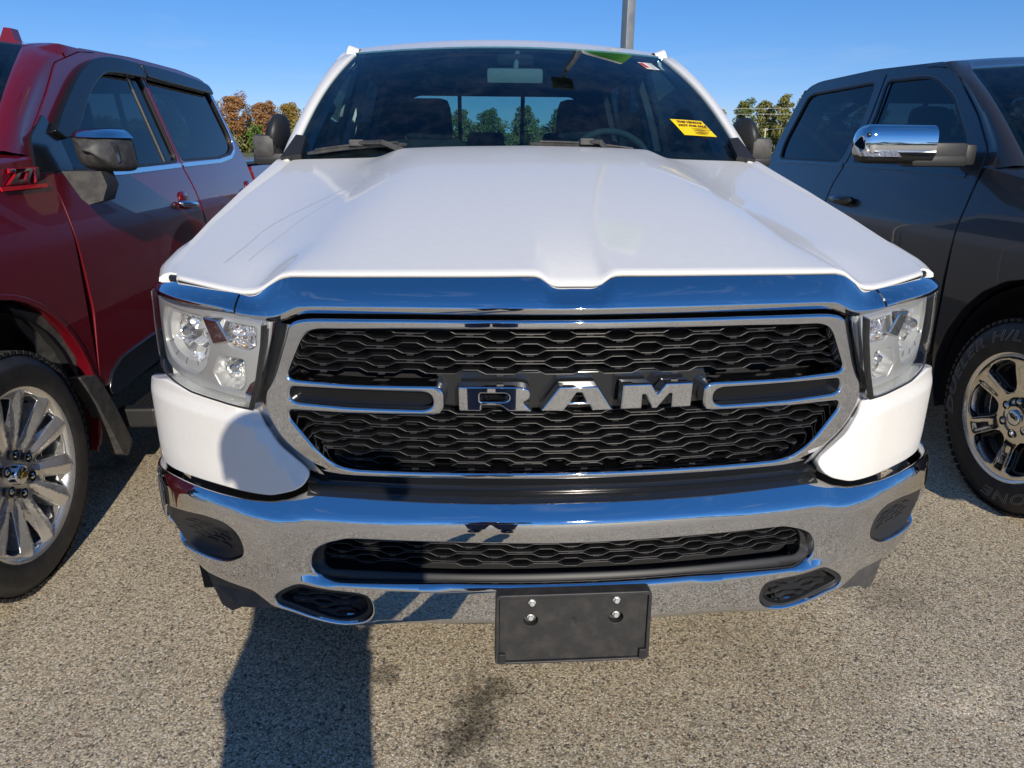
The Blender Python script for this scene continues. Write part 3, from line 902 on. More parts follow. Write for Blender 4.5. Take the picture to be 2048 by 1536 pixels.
plate('bumper', both(bl_out), [OPb, OVs, mx(OVs), FGs, mx(FGs)], sgn(S_bump), 'chrome', white, cell=.0095, bev=.0045, depth=.05, nseg=4, label='chrome front bumper')
# liners and slats of the openings
def S_liner(u, v):
    x, y, z = S_bump(u, max(v, .59) if abs(u) < .6 else v)
    y = yB(u)+.006+.9*max(0., min(.024, v-.573))+.10*max(0, v-.60)
    return (u, y, v)
OPi = [(0, .661), (.42, .662), (.470, .660), (.505, .650), (.524, .634), (.533, .612), (.531, .592), (.515, .584), (.39, .586), (0, .588)]
OPo = [(x, z+(.006 if z > .62 else -.012)) if x < .5 else (x+.010, z-(.010 if z < .6 else 0)) for x, z in OP]
plate('bumper_insert', both(fillet(OPo, .012, False)), [both(fillet(OPi, .008, False))], sgn(S_liner), 'black_plastic', white, cell=.014, bev=.003, depth=.05, label='black insert of the wide bumper opening')
for k, z in enumerate(np.arange(.654, .588, -.0118)):
    xm = np.interp(z, [.585, .60, .612, .632, .648, .66], [.515, .53, .532, .522, .503, .46])
    hexbar('bumper_slat', z, -xm, xm, .110, .0036, (.5 if (k//2) % 2 else 0.)+.1, 1 if k % 2 == 0 else -1, lambda x: yB(x)+.040, 'grille_black', white, hgt=.005)
rows = [[(x, yB(x)+.075, z) for x in np.linspace(-.57, .57, 15)] for z in (.49, .69)]
loft('bumper_insert', rows, 'dull_black', white)
for s in (1, -1):
    ov = [(x*s, z) for x, z in OVs]
    plate('lower_vent', ov, [], lambda u, v: (u, S_bump(abs(u), v)[1]+.035, v), 'dull_black', white, cell=.03, bev=.001, depth=.01)
    ovi = left_offset(np.array(ov if area(ov) > 0 else ov[::-1]), .012)[0]
    plate('lower_vent', ov, [ovi], lambda u, v: (u, S_bump(abs(u), v)[1]+.010, v), 'black_plastic', white, cell=.012, bev=.003, depth=.03)
    for k, z in enumerate(np.arange(.531, .466, -.0125)):
        zz = lambda x: .10*(abs(x)-.535)
        xm0, xm1 = .452+.012*abs(k-2), .618-.012*abs(k-2.6)
        a, b = (xm0, xm1) if s > 0 else (-xm1, -xm0)
        hexbar('vent_slat', z-.001, a, b, .100, .0034, (.5 if (k//2) % 2 else 0.), 1 if k % 2 == 0 else -1, lambda x: S_bump(abs(x), .50)[1]+.022, 'black_plastic', white, hgt=.005, dep=.012, zslope=lambda x: -.10*(abs(x)-.535)*1.2)
    # blanked lamp pockets at the bumper ends
    fg = [(x*s, z) for x, z in FGs]
    def S_fog(u, v, d=.010):
        x, y, z = S_bump(abs(u), v); e = math.hypot((abs(u)-.83)/.125, (v-.605)/.055)
        n = d+.014*(1-sm((e-.35)/.6))
        return (math.copysign(x-.35*n, u), y+.94*n, v)
    plate('lamp_blank', fg, [], S_fog, 'black_plastic', white, cell=.010, bev=.002, depth=.02)
    for k, z in enumerate(np.arange(.632, .585, -.0095)):
        for j in range(3):
            u0 = .772+.042*j+(.021 if k % 2 else 0)
            mb = MB(); pts = []
            for du, dz in ((-.017, 0), (-.010, .0036), (.010, .0036), (.017, 0)):
                p = S_fog((u0+du)*s, z+dz, .0085); pts.append(p)
            mb.tube(pts, .0011, 5).build('lamp_blank_rib', 'black_plastic', white)
# air dam flaps below the bumper
for s in (1, -1):
    mb = MB()
    T = lambda u, v, w: (u*s, yB(u)+.05+w, v)
    mb.prism([(.865, .50), (.842, .44), (.817, .392), (.786, .389), (.755, .413), (.674, .434), (.64, .46), (.70, .50)], T, .05)
    mb.build('air_dam', 'grey_plastic', white)

# number plate bracket ---------------------------------------------
PY = -.040
bx0, bx1, bz0, bz1 = -.1635, .1635, .4015, .5735
br = plate('plate_bracket', fillet([(bx0-.003, bz0), (bx1+.003, bz0), (bx1, bz1), (bx0, bz1)], .012), [fillet([(bx0+.006, bz0+.006), (bx1-.006, bz0+.006), (bx1-.007, bz1-.010), (bx0+.007, bz1-.010)], .004)], lambda u, v: (u, PY+.10*(v-.48)*0+.03*abs(u)**2, v), 'bracket_black', white, cell=.02, bev=.0025, depth=.028, label='black plastic number plate bracket without a plate')
cups = [[(sx*.0905+.0125*math.cos(a)*1.25, .5085+.0125*math.sin(a)*1.15) for a in np.linspace(0, 2*math.pi, 21)[:-1]] for sx in (-1, 1)]
plate('bracket_panel', fillet([(bx0+.007, bz0+.007), (bx1-.007, bz0+.007), (bx1-.008, bz1-.011), (bx0+.008, bz1-.011)], .004), cups, lambda u, v: (u, PY+.005+.03*abs(u)**2+.003*(1-sm((math.hypot(u, (v-.503))-.002)/.008)), v), 'bracket_black', br, cell=.008, bev=.001, depth=.016)
for sx in (-1, 1):
    c = Vector((sx*.0905, PY+.021, .5085))
    MB().lathe([(.0, 0), (.0142, 0), (.0142, -.001)], 16, Matrix.Translation(c) @ Matrix.Rotation(R(90), 4, 'X')).build('bracket_cup', 'grey_plastic', br)
    for (px_, pz_, yy) in ((sx*.0885, .5545, PY+.004), (sx*.0905, .5140, PY+.012)):
        Mx = Matrix.Translation((px_, yy, pz_)) @ Matrix.Rotation(R(90), 4, 'X')
        mb = MB(); mb.lathe([(.0005, .0095), (.0048, .0095), (.0056, .0085), (.0056, .003), (.0080, .003), (.0080, .0)], 6, Mx)
        mb.build('screw', 'screw_zinc', br)
    mb = MB(); mb.box((sx*(.1635-.0125), PY+.0005, .4015+.0175), (.016, .006, .024), bev=.003); mb.build('bracket_tab', 'black_plastic', br)

# headlights -------------------------------------------------------
LO = [(1.10, 1.131), (1.0, 1.1345), (.9163, 1.1346), (.8125, 1.1317), (.7353, 1.127), (.6744, 1.1237), (.6091, 1.118), (.6157, 1.076), (.6348, 1.0013), (.6577, .9371), (.7385, .9392), (.8293, .9405), (.8855, .9475), (.95, .9580), (1.05, .975), (1.10, 1.0)]
LM = [(.9275, 1.1078), (.7861, 1.1052), (.7715, 1.0878), (.7658, 1.0447), (.7879, .9957), (.8151, .9695), (.8755, .9711), (.9325, .987), (.9682, 1.0197), (.9631, 1.0682)]
LTn = [(.7262, 1.1055), (.6429, 1.0997), (.645, 1.0627), (.6624, 1.0512), (.7042, 1.053), (.7241, 1.0758)]
LH = [(.7657, .9853), (.74, 1.0283), (.6769, 1.0289), (.6814, .9745), (.6961, .9563), (.7488, .9557)]
LD = [(.771, 1.1106), (.7278, 1.1096), (.7048, 1.0653), (.7455, 1.052), (.7542, 1.0505)]
def S_lamp(d):
    def S(u, v):
        x, y = wrapL(u); return (x, y+d-.02*math.sin(min(1, max(0, (v-.93)/.19))*math.pi)*.4, v)
    return S
for s in (False, True):
    hl = plate('headlight', fillet(LO, .01), [fillet(LM, .012), fillet(LTn, .006), fillet(LH, .008)], S_lamp(.034), 'satin_silver', white, cell=.012, bev=.004, depth=.03, mirror=s, label='clear halogen headlight')
    def bowl(name, poly, depth_, m, shrink=.35, d0=.034, off=(0, 0)):
        P = np.array([tuple(p) for p in resample(fillet(poly, .01), .008, True)]); c = P.mean(0)+np.array(off); rows = []
        for k in range(9):
            t = k/8; sc = 1-(1-shrink)*t**1.25; dd = d0+.004+depth_*(1-(1-t)**2)
            rows.append([S_lamp(dd)(*(c+(p-c)*sc)) for p in P])
        rows.append([S_lamp(d0+.004+depth_)(*c)]*len(P))
        return loft(name, rows, m, hl, close=True, mirror=s, flip=True)
    ring_o = np.array(resample(fillet(LM, .012), .01, True)); ring_c = ring_o.mean(0)
    ring_i = [tuple(ring_c+np.array((-.018, .008))+(p-ring_c)*.74) for p in ring_o]
    plate('reflector_rim', [tuple(p) for p in ring_o], [ring_i], S_lamp(.046), 'reflector_ring', hl, cell=.012, bev=.003, depth=.02, mirror=s)
    bowl('low_beam_reflector', ring_i, .07, 'reflector', .42, .05)
    cc = np.array(ring_i).mean(0)
    for m_, rr, off, ln_ in (('chrome', .013, (-.004, .012), .035), ('reflector', .008, (.012, -.014), .02)):
        p = Vector(S_lamp(.06)(*(cc+np.array(off))))
        mb = MB(); mb.tube([p+Vector((.01, .04, 0)), p+Vector((0, -ln_+.02, 0)), p+Vector((0, -ln_+.012, 0))], [rr, rr, rr*.55], 14); mb.build('bulb_shield', m_, hl, True, ang=40, mirror=s)
    # facets of the reflector
    for k in range(11):
        a = k/11*6.28+.3; rr = .030+.020*(k % 3); q = cc+np.array((rr*math.cos(a)*1.1, rr*math.sin(a)*.85))
        p = Vector(S_lamp(.088-.25*rr)(*q)); mb = MB(); mb.box(p, (.026, .004, .020), Matrix.Rotation(a, 3, 'Y') @ Matrix.Rotation(R(-30+13*(k % 5)), 3, 'X') @ Matrix.Rotation(R(28-14*(k % 4)), 3, 'Z'), bev=.0015)
        mb.build('reflector_facet', 'reflector', hl, mirror=s)
    for k in range(7):                  # ribs of the bright ring
        a = R(-20-32*k); q0 = ring_c+np.array((-.006+.088*math.cos(a), .002+.062*math.sin(a))); q1 = ring_c+np.array((-.014+.070*math.cos(a), .006+.050*math.sin(a)))
        MB().tube([S_lamp(.044)(*q0), S_lamp(.044)(*q1)], .0012, 5).build('ring_rib', 'chrome', hl, mirror=s)
    plate('turn_signal', fillet(LTn, .006), [], S_lamp(.044), 'amber_lens', hl, cell=.012, bev=.002, depth=.01, mirror=s)
    bowl('high_beam_reflector', LH, .05, 'reflector', .3, .036, (.006, .006))
    cc2 = np.array(LH).mean(0)+np.array((-.008, .014)); p = Vector(S_lamp(.06)(*cc2))
    MB().tube([p+Vector((0, .03, 0)), p+Vector((0, -.008, -.001)), p+Vector((0, -.012, -.001))], [.010, .010, .006], 12).build('bulb_shield', 'chrome', hl, True, ang=40, mirror=s)
    plate('lamp_divider', fillet(LD, .004), [], lambda u, v: (wrapL(u)[0], wrapL(u)[1]+.010+.5*max(0, 1.11-v)*.4, v), 'chrome', hl, cell=.012, bev=.004, depth=.03, mirror=s)
    # dark bezel on the inner edge, clear cover over all
    inn = [(.6109, 1.1164), (.6176, 1.0742), (.6368, .9991), (.6599, .9346)]; ii = resample(inn, .01)
    loft('lamp_bezel', [[(p[0]-.004, yF(p[0])-.002, p[1]), (p[0]+.004, yF(p[0])-.010, p[1]), (p[0]+.007, yF(p[0])-.007, p[1]), (p[0]+.010, yF(p[0])+.010, p[1]), (p[0]+.011, yF(p[0])+.03, p[1])] for p in ii], 'gloss_black', hl, mirror=s, flip=True)
    plate('lens_cover', fillet(LO, .01), [], S_lamp(-.004), 'lamp_lens', hl, cell=.02, bev=.004, depth=.035, mirror=s)
    # grey gasket below the lamp
    gk = [tuple(p) for p in resample([(.6577, .9345), (.7385, .9370), (.8293, .9382), (.8855, .9450), (.95, .9555), (1.05, .972)], .02)]
    MB().tube([(wrapL(u)[0], wrapL(u)[1]-.006, v) for u, v in gk], .0022, 6).build('lamp_gasket', 'black_plastic', hl, mirror=s)
# ------------------------------------------------------------------ cab, sides, wheels: shared by the three trucks
def w_ram(z):
    d = z-1.08; k = .5*(d+math.sqrt(d*d+.0025))
    return 1.0-.33*k-.28*max(0, .62-z)**2
def w_red(z):
    d = z-1.12; k = .5*(d+math.sqrt(d*d+.0025))
    return 1.0-.26*k-.28*max(0, .62-z)**2
def arch_pts(cy, r, a0=205, a1=-22, n=16):
    return [(cy+r*math.cos(R(a)), .41+r*math.sin(R(a))) for a in np.linspace(a0, a1, n)]
RAM = dict(w=w_ram,
  door=[(.60, .50), (.601, .866), (.592, 1.053), (.615, 1.317), (.642, 1.447), (.828, 1.602), (1.131, 1.802), (1.25, 1.845), (1.36, 1.862), (1.817, 1.872), (1.776, 1.61), (1.831, 1.353), (1.874, 1.233), (1.870, 1.143), (1.875, .80), (1.85, .50)],
  win=[(.74, 1.368), (.805, 1.486), (1.081, 1.705), (1.293, 1.799), (1.40, 1.822), (1.785, 1.832), (1.735, 1.61), (1.77, 1.372)],
  rdoor=[(1.860, .50), (1.885, .80), (1.880, 1.143), (1.885, 1.235), (1.842, 1.356), (1.787, 1.61), (1.828, 1.873), (2.694, 1.862), (2.80, 1.84), (2.87, 1.78), (2.90, 1.5), (2.93, 1.36), (2.94, 1.0), (2.93, .80), (2.90, .50)],
  rwin=[(1.905, 1.368), (1.86, 1.61), (1.905, 1.834), (2.705, 1.818), (2.775, 1.795), (2.855, 1.484), (2.82, 1.372)],
  cab=[(.66, .52), (.66, 1.32), (.70, 1.46), (.88, 1.59), (1.16, 1.775), (1.30, 1.82), (1.30, 1.884), (1.995, 1.908), (2.694, 1.895), (2.86, 1.865), (2.93, 1.75), (3.0, 1.433), (3.02, 1.2), (3.02, .5)],
  belt=1.345, head=(1.06, 1.18), cowl=(.30, .447), headz=(1.856, 1.836), cowlz=(1.42, 1.40), bed=(3.05, 4.86), rear=3.67, archr=.56, rearwin=(2.99, 2.86), ftop=[(-.86, 1.13), (-.4, 1.22), (.2, 1.32), (.595, 1.375)], seam=.588)
RED = dict(w=w_red,
  door=[(.60, .50), (.603, .542), (.655, .82), (.635, 1.02), (.625, 1.12), (.632, 1.25), (.605, 1.377), (.617, 1.473), (.674, 1.517), (.873, 1.651), (1.026, 1.765), (1.277, 1.832), (1.50, 1.850), (1.855, 1.855), (1.884, 1.79), (1.954, 1.33), (2.0, 1.235), (2.05, 1.02), (2.06, .7), (2.04, .50)],
  win=[(.75, 1.352), (.745, 1.44), (.86, 1.53), (1.0, 1.63), (1.131, 1.715), (1.33, 1.785), (1.5, 1.808), (1.82, 1.812), (1.868, 1.765), (1.935, 1.36), (1.7, 1.350), (1.2, 1.345)],
  rdoor=[(2.052, .50), (2.072, .70), (2.062, 1.02), (2.012, 1.237), (1.966, 1.33), (1.896, 1.79), (1.868, 1.856), (2.5, 1.858), (2.86, 1.833), (2.95, 1.78), (3.08, 1.50), (3.14, 1.36), (3.16, 1.0), (3.12, .75), (3.08, .5)],
  rwin=[(1.975, 1.362), (1.908, 1.765), (1.94, 1.812), (2.255, 1.815), (2.83, 1.797), (2.90, 1.76), (3.01, 1.52), (3.0, 1.43), (2.89, 1.388), (2.623, 1.367)],
  cab=[(.68, .52), (.68, 1.38), (.73, 1.50), (.92, 1.63), (1.08, 1.745), (1.30, 1.805), (1.30, 1.853), (1.855, 1.873), (2.507, 1.873), (2.87, 1.85), (2.97, 1.80), (3.06, 1.60), (3.20, 1.36), (3.22, 1.2), (3.22, .5)],
  belt=1.335, head=(.96, 1.06), cowl=(.25, .42), headz=(1.872, 1.835), cowlz=(1.46, 1.44), bed=(3.26, 4.95), rear=3.75, archr=.585, rearwin=(3.15, 3.0), ftop=[(-.86, 1.24), (-.4, 1.33), (.2, 1.38), (.60, 1.405)], seam=.612)

def wheel(parent, x, hy, s, rim_r, tyre_r, style, name='wheel', width=.27, hz=None, cell=.02):
    """a wheel whose outer face looks towards s*x"""
    hz = tyre_r-.004 if hz is None else hz
    we = part_empty(name, (x, hy, hz), parent)
    M = Matrix.Translation((x, hy, hz)) @ Matrix(((0, 0, s, 0), (0, 1, 0, 0), (1, 0, 0, 0), (0, 0, 0, 1)))
    if s > 0: M = Matrix.Translation((x, hy, hz)) @ Matrix(((0, 0, 1, 0), (1, 0, 0, 0), (0, 1, 0, 0), (0, 0, 0, 1)))
    else: M = Matrix.Translation((x, hy, hz)) @ Matrix(((0, 0, -1, 0), (-1, 0, 0, 0), (0, 1, 0, 0), (0, 0, 0, 1)))
    # local: u to the viewer's right, v up, w outwards
    r0, r1 = rim_r+.004, tyre_r
    prof = [(r0-.01, -.03), (r0, -.004), (r0+.008, .004), (r0+.03, .010), (r0+.06, .012), (r0+.075, .0115), (r0+.078, .0095), (r1-.04, .004), (r1-.018, -.010), (r1-.006, -.026), (r1, -.045), (r1, -.10), (r1-.006, -.105), (r1-.006, -.112), (r1, -.117), (r1, -width+.06), (r1-.02, -width+.02), (r0, -width), (r0-.02, -width)]
    mb = MB(); mb.lathe(prof, 96, M)
    # shoulder blocks of the tread
    for k in range(72):
        a = 2*math.pi*k/72
        mb.box(M @ Vector(((r1-.007)*math.cos(a), (r1-.007)*math.sin(a), -.030)), (.05, .024, .012), (M.to_3x3() @ Matrix.Rotation(a, 3, 'Z') @ Matrix(((0, 0, 1), (0, 1, 0), (1, 0, 0)))))
    ty = mb.build('tyre', 'rubber', we, True, ang=40)
    # rim barrel and lip
    mb = MB(); mb.lathe([(r0-.012, -width+.03), (r0-.03, -.15), (r0-.028, -.05), (r0-.020, -.018), (r0-.012, -.006), (r0-.004, .000), (r0+.002, .003), (r0+.004, -.002)], 96, M)
    rim = mb.build('rim', 'alloy', we, True, ang=40)
    mb = MB(); mb.lathe([(.02, -.09), (r0-.05, -.09), (r0-.03, -.10)], 48, M); mb.build('brake_disc', 'wheel_steel', we, True)
    P = lambda u, v, w_: tuple(M @ Vector((u, v, w_)))
    ro = r0-.012
    if style == 'six':
        dish = lambda r: -.004-.030*sm((ro-r)/.17)+.006*sm((.085-r)/.04)
        def S(u, v):
            r = math.hypot(u, v); a = math.atan2(v, u)
            k = math.cos(6*(a-R(90)))            # +1 on a spoke
            groove = .0045*sm((k-.72)/.2)*sm((r-.12)/.05)*sm((ro-.02-r)/.03)
            return P(u, v, dish(r)-groove-.010*sm((.2-k)/1.1)*sm((r-.1)/.04)*sm((ro-.012-r)/.02))
        holes = []
        for k in range(6):
            a = R(60*k+60)
            pts = [(.112, -.17), (.135, -.30), (.19, -.335), (ro-.028, -.355), (ro-.018, -.20), (ro-.016, 0), (ro-.018, .20), (ro-.028, .355), (.19, .335), (.135, .30), (.112, .17), (.106, 0)]
            holes.append(fillet([(r*math.cos(a+t), r*math.sin(a+t)) for r, t in pts], .012))
    else:
        dish = lambda r: -.002-.024*sm((ro-r)/.2)
        def S(u, v):
            r = math.hypot(u, v); a = math.atan2(v, u)
            t = abs(((a-R(90))/R(60)+.5) % 1.-.5)*60      # degrees from the middle of a double spoke
            ridge = .016*(1-min(1, abs(t-13)/9.))*sm((r-.07)/.06)
            return P(u, v, dish(r)+ridge-.014-.012*sm((6-t)/6)*sm((r-.13)/.05))
        holes = []
        for k in range(6):
            a = R(60*k+60); b = R(60*k+30)
            pts = [(.122, -.05), (.17, -.105), (.22, -.125), (ro-.018, -.145), (ro-.012, 0), (ro-.018, .145), (.22, .125), (.17, .105), (.122, .05)]
            holes.append(fillet([(r*math.cos(a+t), r*math.sin(a+t)) for r, t in pts], .004))
            pts = [(.175, -.025), (ro-.020, -.085), (ro-.014, 0), (ro-.020, .085), (.175, .025)]
            b = R(60*k+90)
            holes.append(fillet([(r*math.cos(b+t), r*math.sin(b+t)) for r, t in pts], .004))
    circ = [(ro*math.cos(t), ro*math.sin(t)) for t in np.linspace(0, 2*math.pi, 97)[:-1]]
    plate('spokes', circ, holes, S, 'polished' if style == 'six' else 'alloy', rim, cell=cell, bev=.003, depth=.045)
    if style == 'six':
        for h in holes:       # painted pockets seen behind the openings
            hh = left_offset(np.array(h if area(h) > 0 else h[::-1]), .002)[0]
            hi = left_offset(np.array(h if area(h) > 0 else h[::-1]), .014)[0]
            plate('spoke_pocket', hh, [hi], lambda u, v: P(u, v, dish(math.hypot(u, v))-.028), 'alloy_pocket', rim, cell=.03, bev=.002, depth=.03)
    # centre cap and nuts
    mb = MB(); mb.lathe([(.0005, .006), (.02, .005), (.030, .001), (.034, -.006), (.036, -.03)], 32, M @ Matrix.Translation((0, 0, dish(0)+.012))); mb.build('centre_cap', 'chrome', rim, True, ang=50)
    for k in range(6):
        a = R(60*k+30); c = M @ Matrix.Translation((.0695*math.cos(a), .0695*math.sin(a), dish(.07)-.006))
        mb = MB(); mb.lathe([(.0185, .012), (.0165, .0085), (.0165, -.02)], 20, c); mb.build('nut_recess', 'alloy_pocket', rim, True, ang=50)
        mb = MB(); mb.lathe([(.0005, .014), (.007, .0135), (.0105, .010), (.0105, -.02)], 6, c); mb.build('wheel_nut', 'chrome', rim)
    if style != 'six':       # gold cross on the cap
        q = [(-.021, -.006), (-.009, -.006), (-.009, -.010), (.009, -.010), (.009, -.006), (.021, -.006), (.017, .006), (.009, .006), (.009, .010), (-.009, .010), (-.009, .006), (-.017, .006)]
        MB().prism(q, lambda u, v, w_: P(u, v, dish(0)+.018+w_), .003).build('cap_emblem', 'gold', rim)
    return we, P

def shell(root, K, xc, hy, paint, sides, front=True, wheels=('six', .262, .405), tread_x=.985, details=None):
    """doors, cab, glass, bed and wheels; y measured from the front hub"""
    w = K['w']
    Y = lambda P: [(a+hy, b) for a, b in P]
    objs = {}
    for s in sides:
        Ssd = lambda off: (lambda u, v: (xc+s*(w(v)+off), u, v))
        fl = s > 0
        kw = dict(flip=not fl, cell=.045, bev=.004)
        # inner cab side: dark behind the gaps, body colour on the pillars and rails
        winF, winR = Y(fillet(K['win'], .05)), Y(fillet(K['rwin'], .05))
        plate('cab_side', Y(fillet(K['cab'], .06)), [winF, winR], Ssd(-.007), paint, root, depth=.05, **kw)
        ok = dict(kw)
        fd = plate('front_door', Y(fillet(K['door'], .03)), [winF], Ssd(0.), paint, root, depth=.03, **ok)
        rd = plate('rear_door', Y(fillet(K['rdoor'], .03)), [winR], Ssd(0.), paint, root, depth=.03, **ok)
        objs[s] = (fd, rd)
        plate('side_window', winF, [], Ssd(-.016), 'side_glass', fd, cell=.08, bev=.001, depth=.004, flip=not fl)
        plate('side_window', winR, [], Ssd(-.016), 'side_glass', rd, cell=.08, bev=.001, depth=.004, flip=not fl)
        for win, dr in ((winF, fd), (winR, rd)):      # black rubber round the glass
            W = np.array(win); W = W if area(W) > 0 else W[::-1]
            plate('window_seal', [tuple(p) for p in left_offset(W, -.004)[0]], [[tuple(p) for p in left_offset(W, .012)[0]]], Ssd(-.002), 'black_plastic', dr, cell=.05, bev=.002, depth=.018, flip=not fl)
        # sill and bed side
        b0, b1 = K['bed']; rr = K['rear']
        ra = [(rr+.52*math.cos(R(a)), .41+.52*math.sin(R(a))) for a in np.linspace(168, 12, 16)]
        plate('bed_side', Y([(b0, .52)]+ra+[(b1, .55), (b1+.02, 1.0), (b1, 1.30), (b0, 1.305)]), [], Ssd(0.), paint, root, depth=.05, **kw)
        MB().box((xc+s*.93, hy+(.6+rr-.56)/2, .47), (.10, rr-1.16, .09), bev=.02).build('sill', 'dull_black', root)
        if front:
            ft = K['ftop']
            ar = arch_pts(0, K['archr'], 196, -17)
            outl = [(-.88, .60)]+ar+[(.575, .50), (K['seam']-.012, .50), (K['seam']-.004, 1.05), (K['seam']+.016, 1.30)]+ft[::-1]
            plate('fender', Y(fillet(outl, .02)), [], Ssd(0.), paint, root, depth=.05, **kw)
        # wheel houses
        for cyc in (0., rr):
            mb = MB(); n = 18; rows = []
            for a in np.linspace(-15, 195, n):
                rr_ = .535
                rows.append([(xc+s*(.96-.36*t), hy+cyc+rr_*math.cos(R(a)), .41+rr_*math.sin(R(a))) for t in (0, 1)])
            loft('wheel_house', rows, 'dull_black', root)
        for cyc in (0., rr):
            st, rm, tr = wheels
            vis = front or cyc > 1
            we, P = wheel(root, xc+s*tread_x, hy+cyc, s, rm, tr, st, cell=.006 if (front and cyc == 0. and s*xc < 0) else .022)
            if cyc == 0.: objs[(s, 'wheel')] = (we, P)
    # roof
    cab = [p for p in K['cab'] if p[1] > 1.8]
    yr0, yr1 = K['head'][0], cab[-1][0]
    ys_ = np.linspace(0, 1, 22); rows = []
    rx, rz = zip(*[(p[0], p[1]) for p in K['cab'][6:11]])
    for t in ys_:
        row = []
        for q in np.linspace(-1, 1, 27):
            yl0 = K['head'][0]+(K['head'][1]-K['head'][0])*q*q
            y = yl0+(yr1+.02-yl0)*t
            zr = np.interp(max(y, K['head'][1]+.04), rx, rz)-.002
            wr = w(zr)-.006
            edge = max(0, abs(q)-.86)/.14
            z = zr+(.045*(1-q*q))*(.35+.65*sm(t*4))-.012*edge*0
            zf = K['headz'][0]+(K['headz'][1]-K['headz'][0])*q*q
            z = zf+(z-zf)*sm(t*5.)
            x = q*(wr+(K.get('hx', .70)-wr)*(1-sm(t*7.)))
            row.append((xc+x, hy+y, z))
        rows.append(row)
    r0 = rows[0]; rows = [[(x, y+.012, z-.02) for x, y, z in r0], [(x, y-.002, z-.006) for x, y, z in r0]]+rows
    rl = rows[-1]; rows.append([(x, y+.05, z-.05) for x, y, z in rl])
    loft('roof', rows, paint, root, ang=50)
    # windshield and A pillars
    hx, cxw = K.get('hx', .675), K.get('cx', .835)
    G = []
    for t in np.linspace(0, 1, 15):
        row = []
        for q in np.linspace(-1, 1, 21):
            y0 = K['cowl'][0]+(K['cowl'][1]-K['cowl'][0])*q*q; y1 = K['head'][0]+(K['head'][1]-K['head'][0])*q*q
            z0 = K['cowlz'][0]+(K['cowlz'][1]-K['cowlz'][0])*q*q; z1 = K['headz'][0]+(K['headz'][1]-K['headz'][0])*q*q
            xw = cxw+(hx-cxw)*t+.012*math.sin(math.pi*t)
            row.append((xc+xw*q, hy+y0+(y1-y0)*t-.01*math.sin(math.pi*t), z0+(z1-z0)*t+.028*math.sin(math.pi*t)))
        G.append(row)
    ws = loft('windshield', G, 'windshield', root)
    # black printed band at the edge of the glass
    def band(t0, t1, q0, q1, nm='glass_edge'):
        rows = []
        for t in np.linspace(t0, t1, 9):
            row = []
            for q in np.linspace(q0, q1, 9):
                ti = t*14; i = min(13, int(ti)); f = ti-i; qi = (q+1)*10; j = min(19, int(qi)); g = qi-j
                p = [Vector(G[a][b]) for a, b in ((i, j), (i, j+1), (i+1, j), (i+1, j+1))]
                row.append(tuple((p[0]*(1-g)+p[1]*g)*(1-f)+(p[2]*(1-g)+p[3]*g)*f+Vector((0, .004, -.005))))
            rows.append(row)
        return loft(nm, rows, 'dull_black', ws)
    band(0, 1, -1, -.965); band(0, 1, .965, 1); band(.965, 1, -.96, .96); band(0, .05, -.96, .96)
    for s in sides if not front else (-1, 1):
        rows = []
        for k, t in enumerate(np.linspace(-.06, .95 if front else .958, 16)):
            i = min(1, max(0, t)); f = i*14; j = min(13, int(f)); g = f-j
            p = Vector(G[j][20 if s > 0 else 0])*(1-g)+Vector(G[j+1][20 if s > 0 else 0])*g
            if t < 0 or t > 1:
                d = (Vector(G[14][20 if s > 0 else 0])-Vector(G[0][20 if s > 0 else 0])); p = p+d*(t-i)
            # outer foot of the pillar on the door frame line
            fe = [q_ for q_ in K['door'][1:12] if q_[1] > 1.28 and q_[0] < 1.4]
            dy = np.interp(p.z-.01, [q_[1] for q_ in fe], [q_[0] for q_ in fe])
            o = Vector((xc+s*(w(p.z)-.002), max(hy+dy-.005, p.y+.04), p.z-.01))
            m1 = Vector((p.x+s*.022, p.y+.008, p.z+.010)); m2 = Vector(((o.x+p.x)/2+s*.022, (p.y*.62+o.y*.38), p.z+.004)); m3 = Vector((o.x-s*.004, p.y*.3+o.y*.7, p.z-.004))
            kk = 1-sm((t-.86)/.14); m1 = p+(m1-p)*(.35+.65*kk); m2.z -= .012*(1-kk); m3.z -= .012*(1-kk)
            rows.append([tuple(v) for v in (p+Vector((0, .02, -.02)), p+Vector((s*.003, .0, .003)), p+Vector((s*.008, .0, .009)), m1, m1*.5+m2*.5+Vector((s*.006, 0, .004)), m2, m2*.5+m3*.5+Vector((s*.006, 0, 0)), m3, o)])
        rx_, rz_ = zip(*[(q_[0], q_[1]) for q_ in K['cab'][6:11]])
        ft_ = [q_ for q_ in K['door'] if q_[1] > 1.5 and q_[0] < 1.95]
        for y_ in (np.linspace(K['head'][1]+.08, 1.45, 6) if front else []):        # the pillar runs on into the roof rail
            zr_ = np.interp(y_, rx_, rz_); zd = np.interp(y_, [q_[0] for q_ in ft_], [q_[1] for q_ in ft_])
            p = Vector((xc+s*(w(zr_)-.13), hy+y_, zr_-.004)); o = Vector((xc+s*(w(zd)-.002), hy+y_, zd+.003)); e = Vector((xc+s*(w(zr_)-.004), hy+y_, zr_-.006))
            rows.append([tuple(v) for v in (p+Vector((0, 0, -.03)), p, p*.75+e*.25+Vector((0, 0, .002)), p*.5+e*.5+Vector((0, 0, .003)), p*.25+e*.75+Vector((0, 0, .003)), e+Vector((0, 0, .001)), e*.66+o*.34, e*.33+o*.67, o)])
        loft('windshield_pillar', rows, paint, root, flip=s < 0, ang=60)
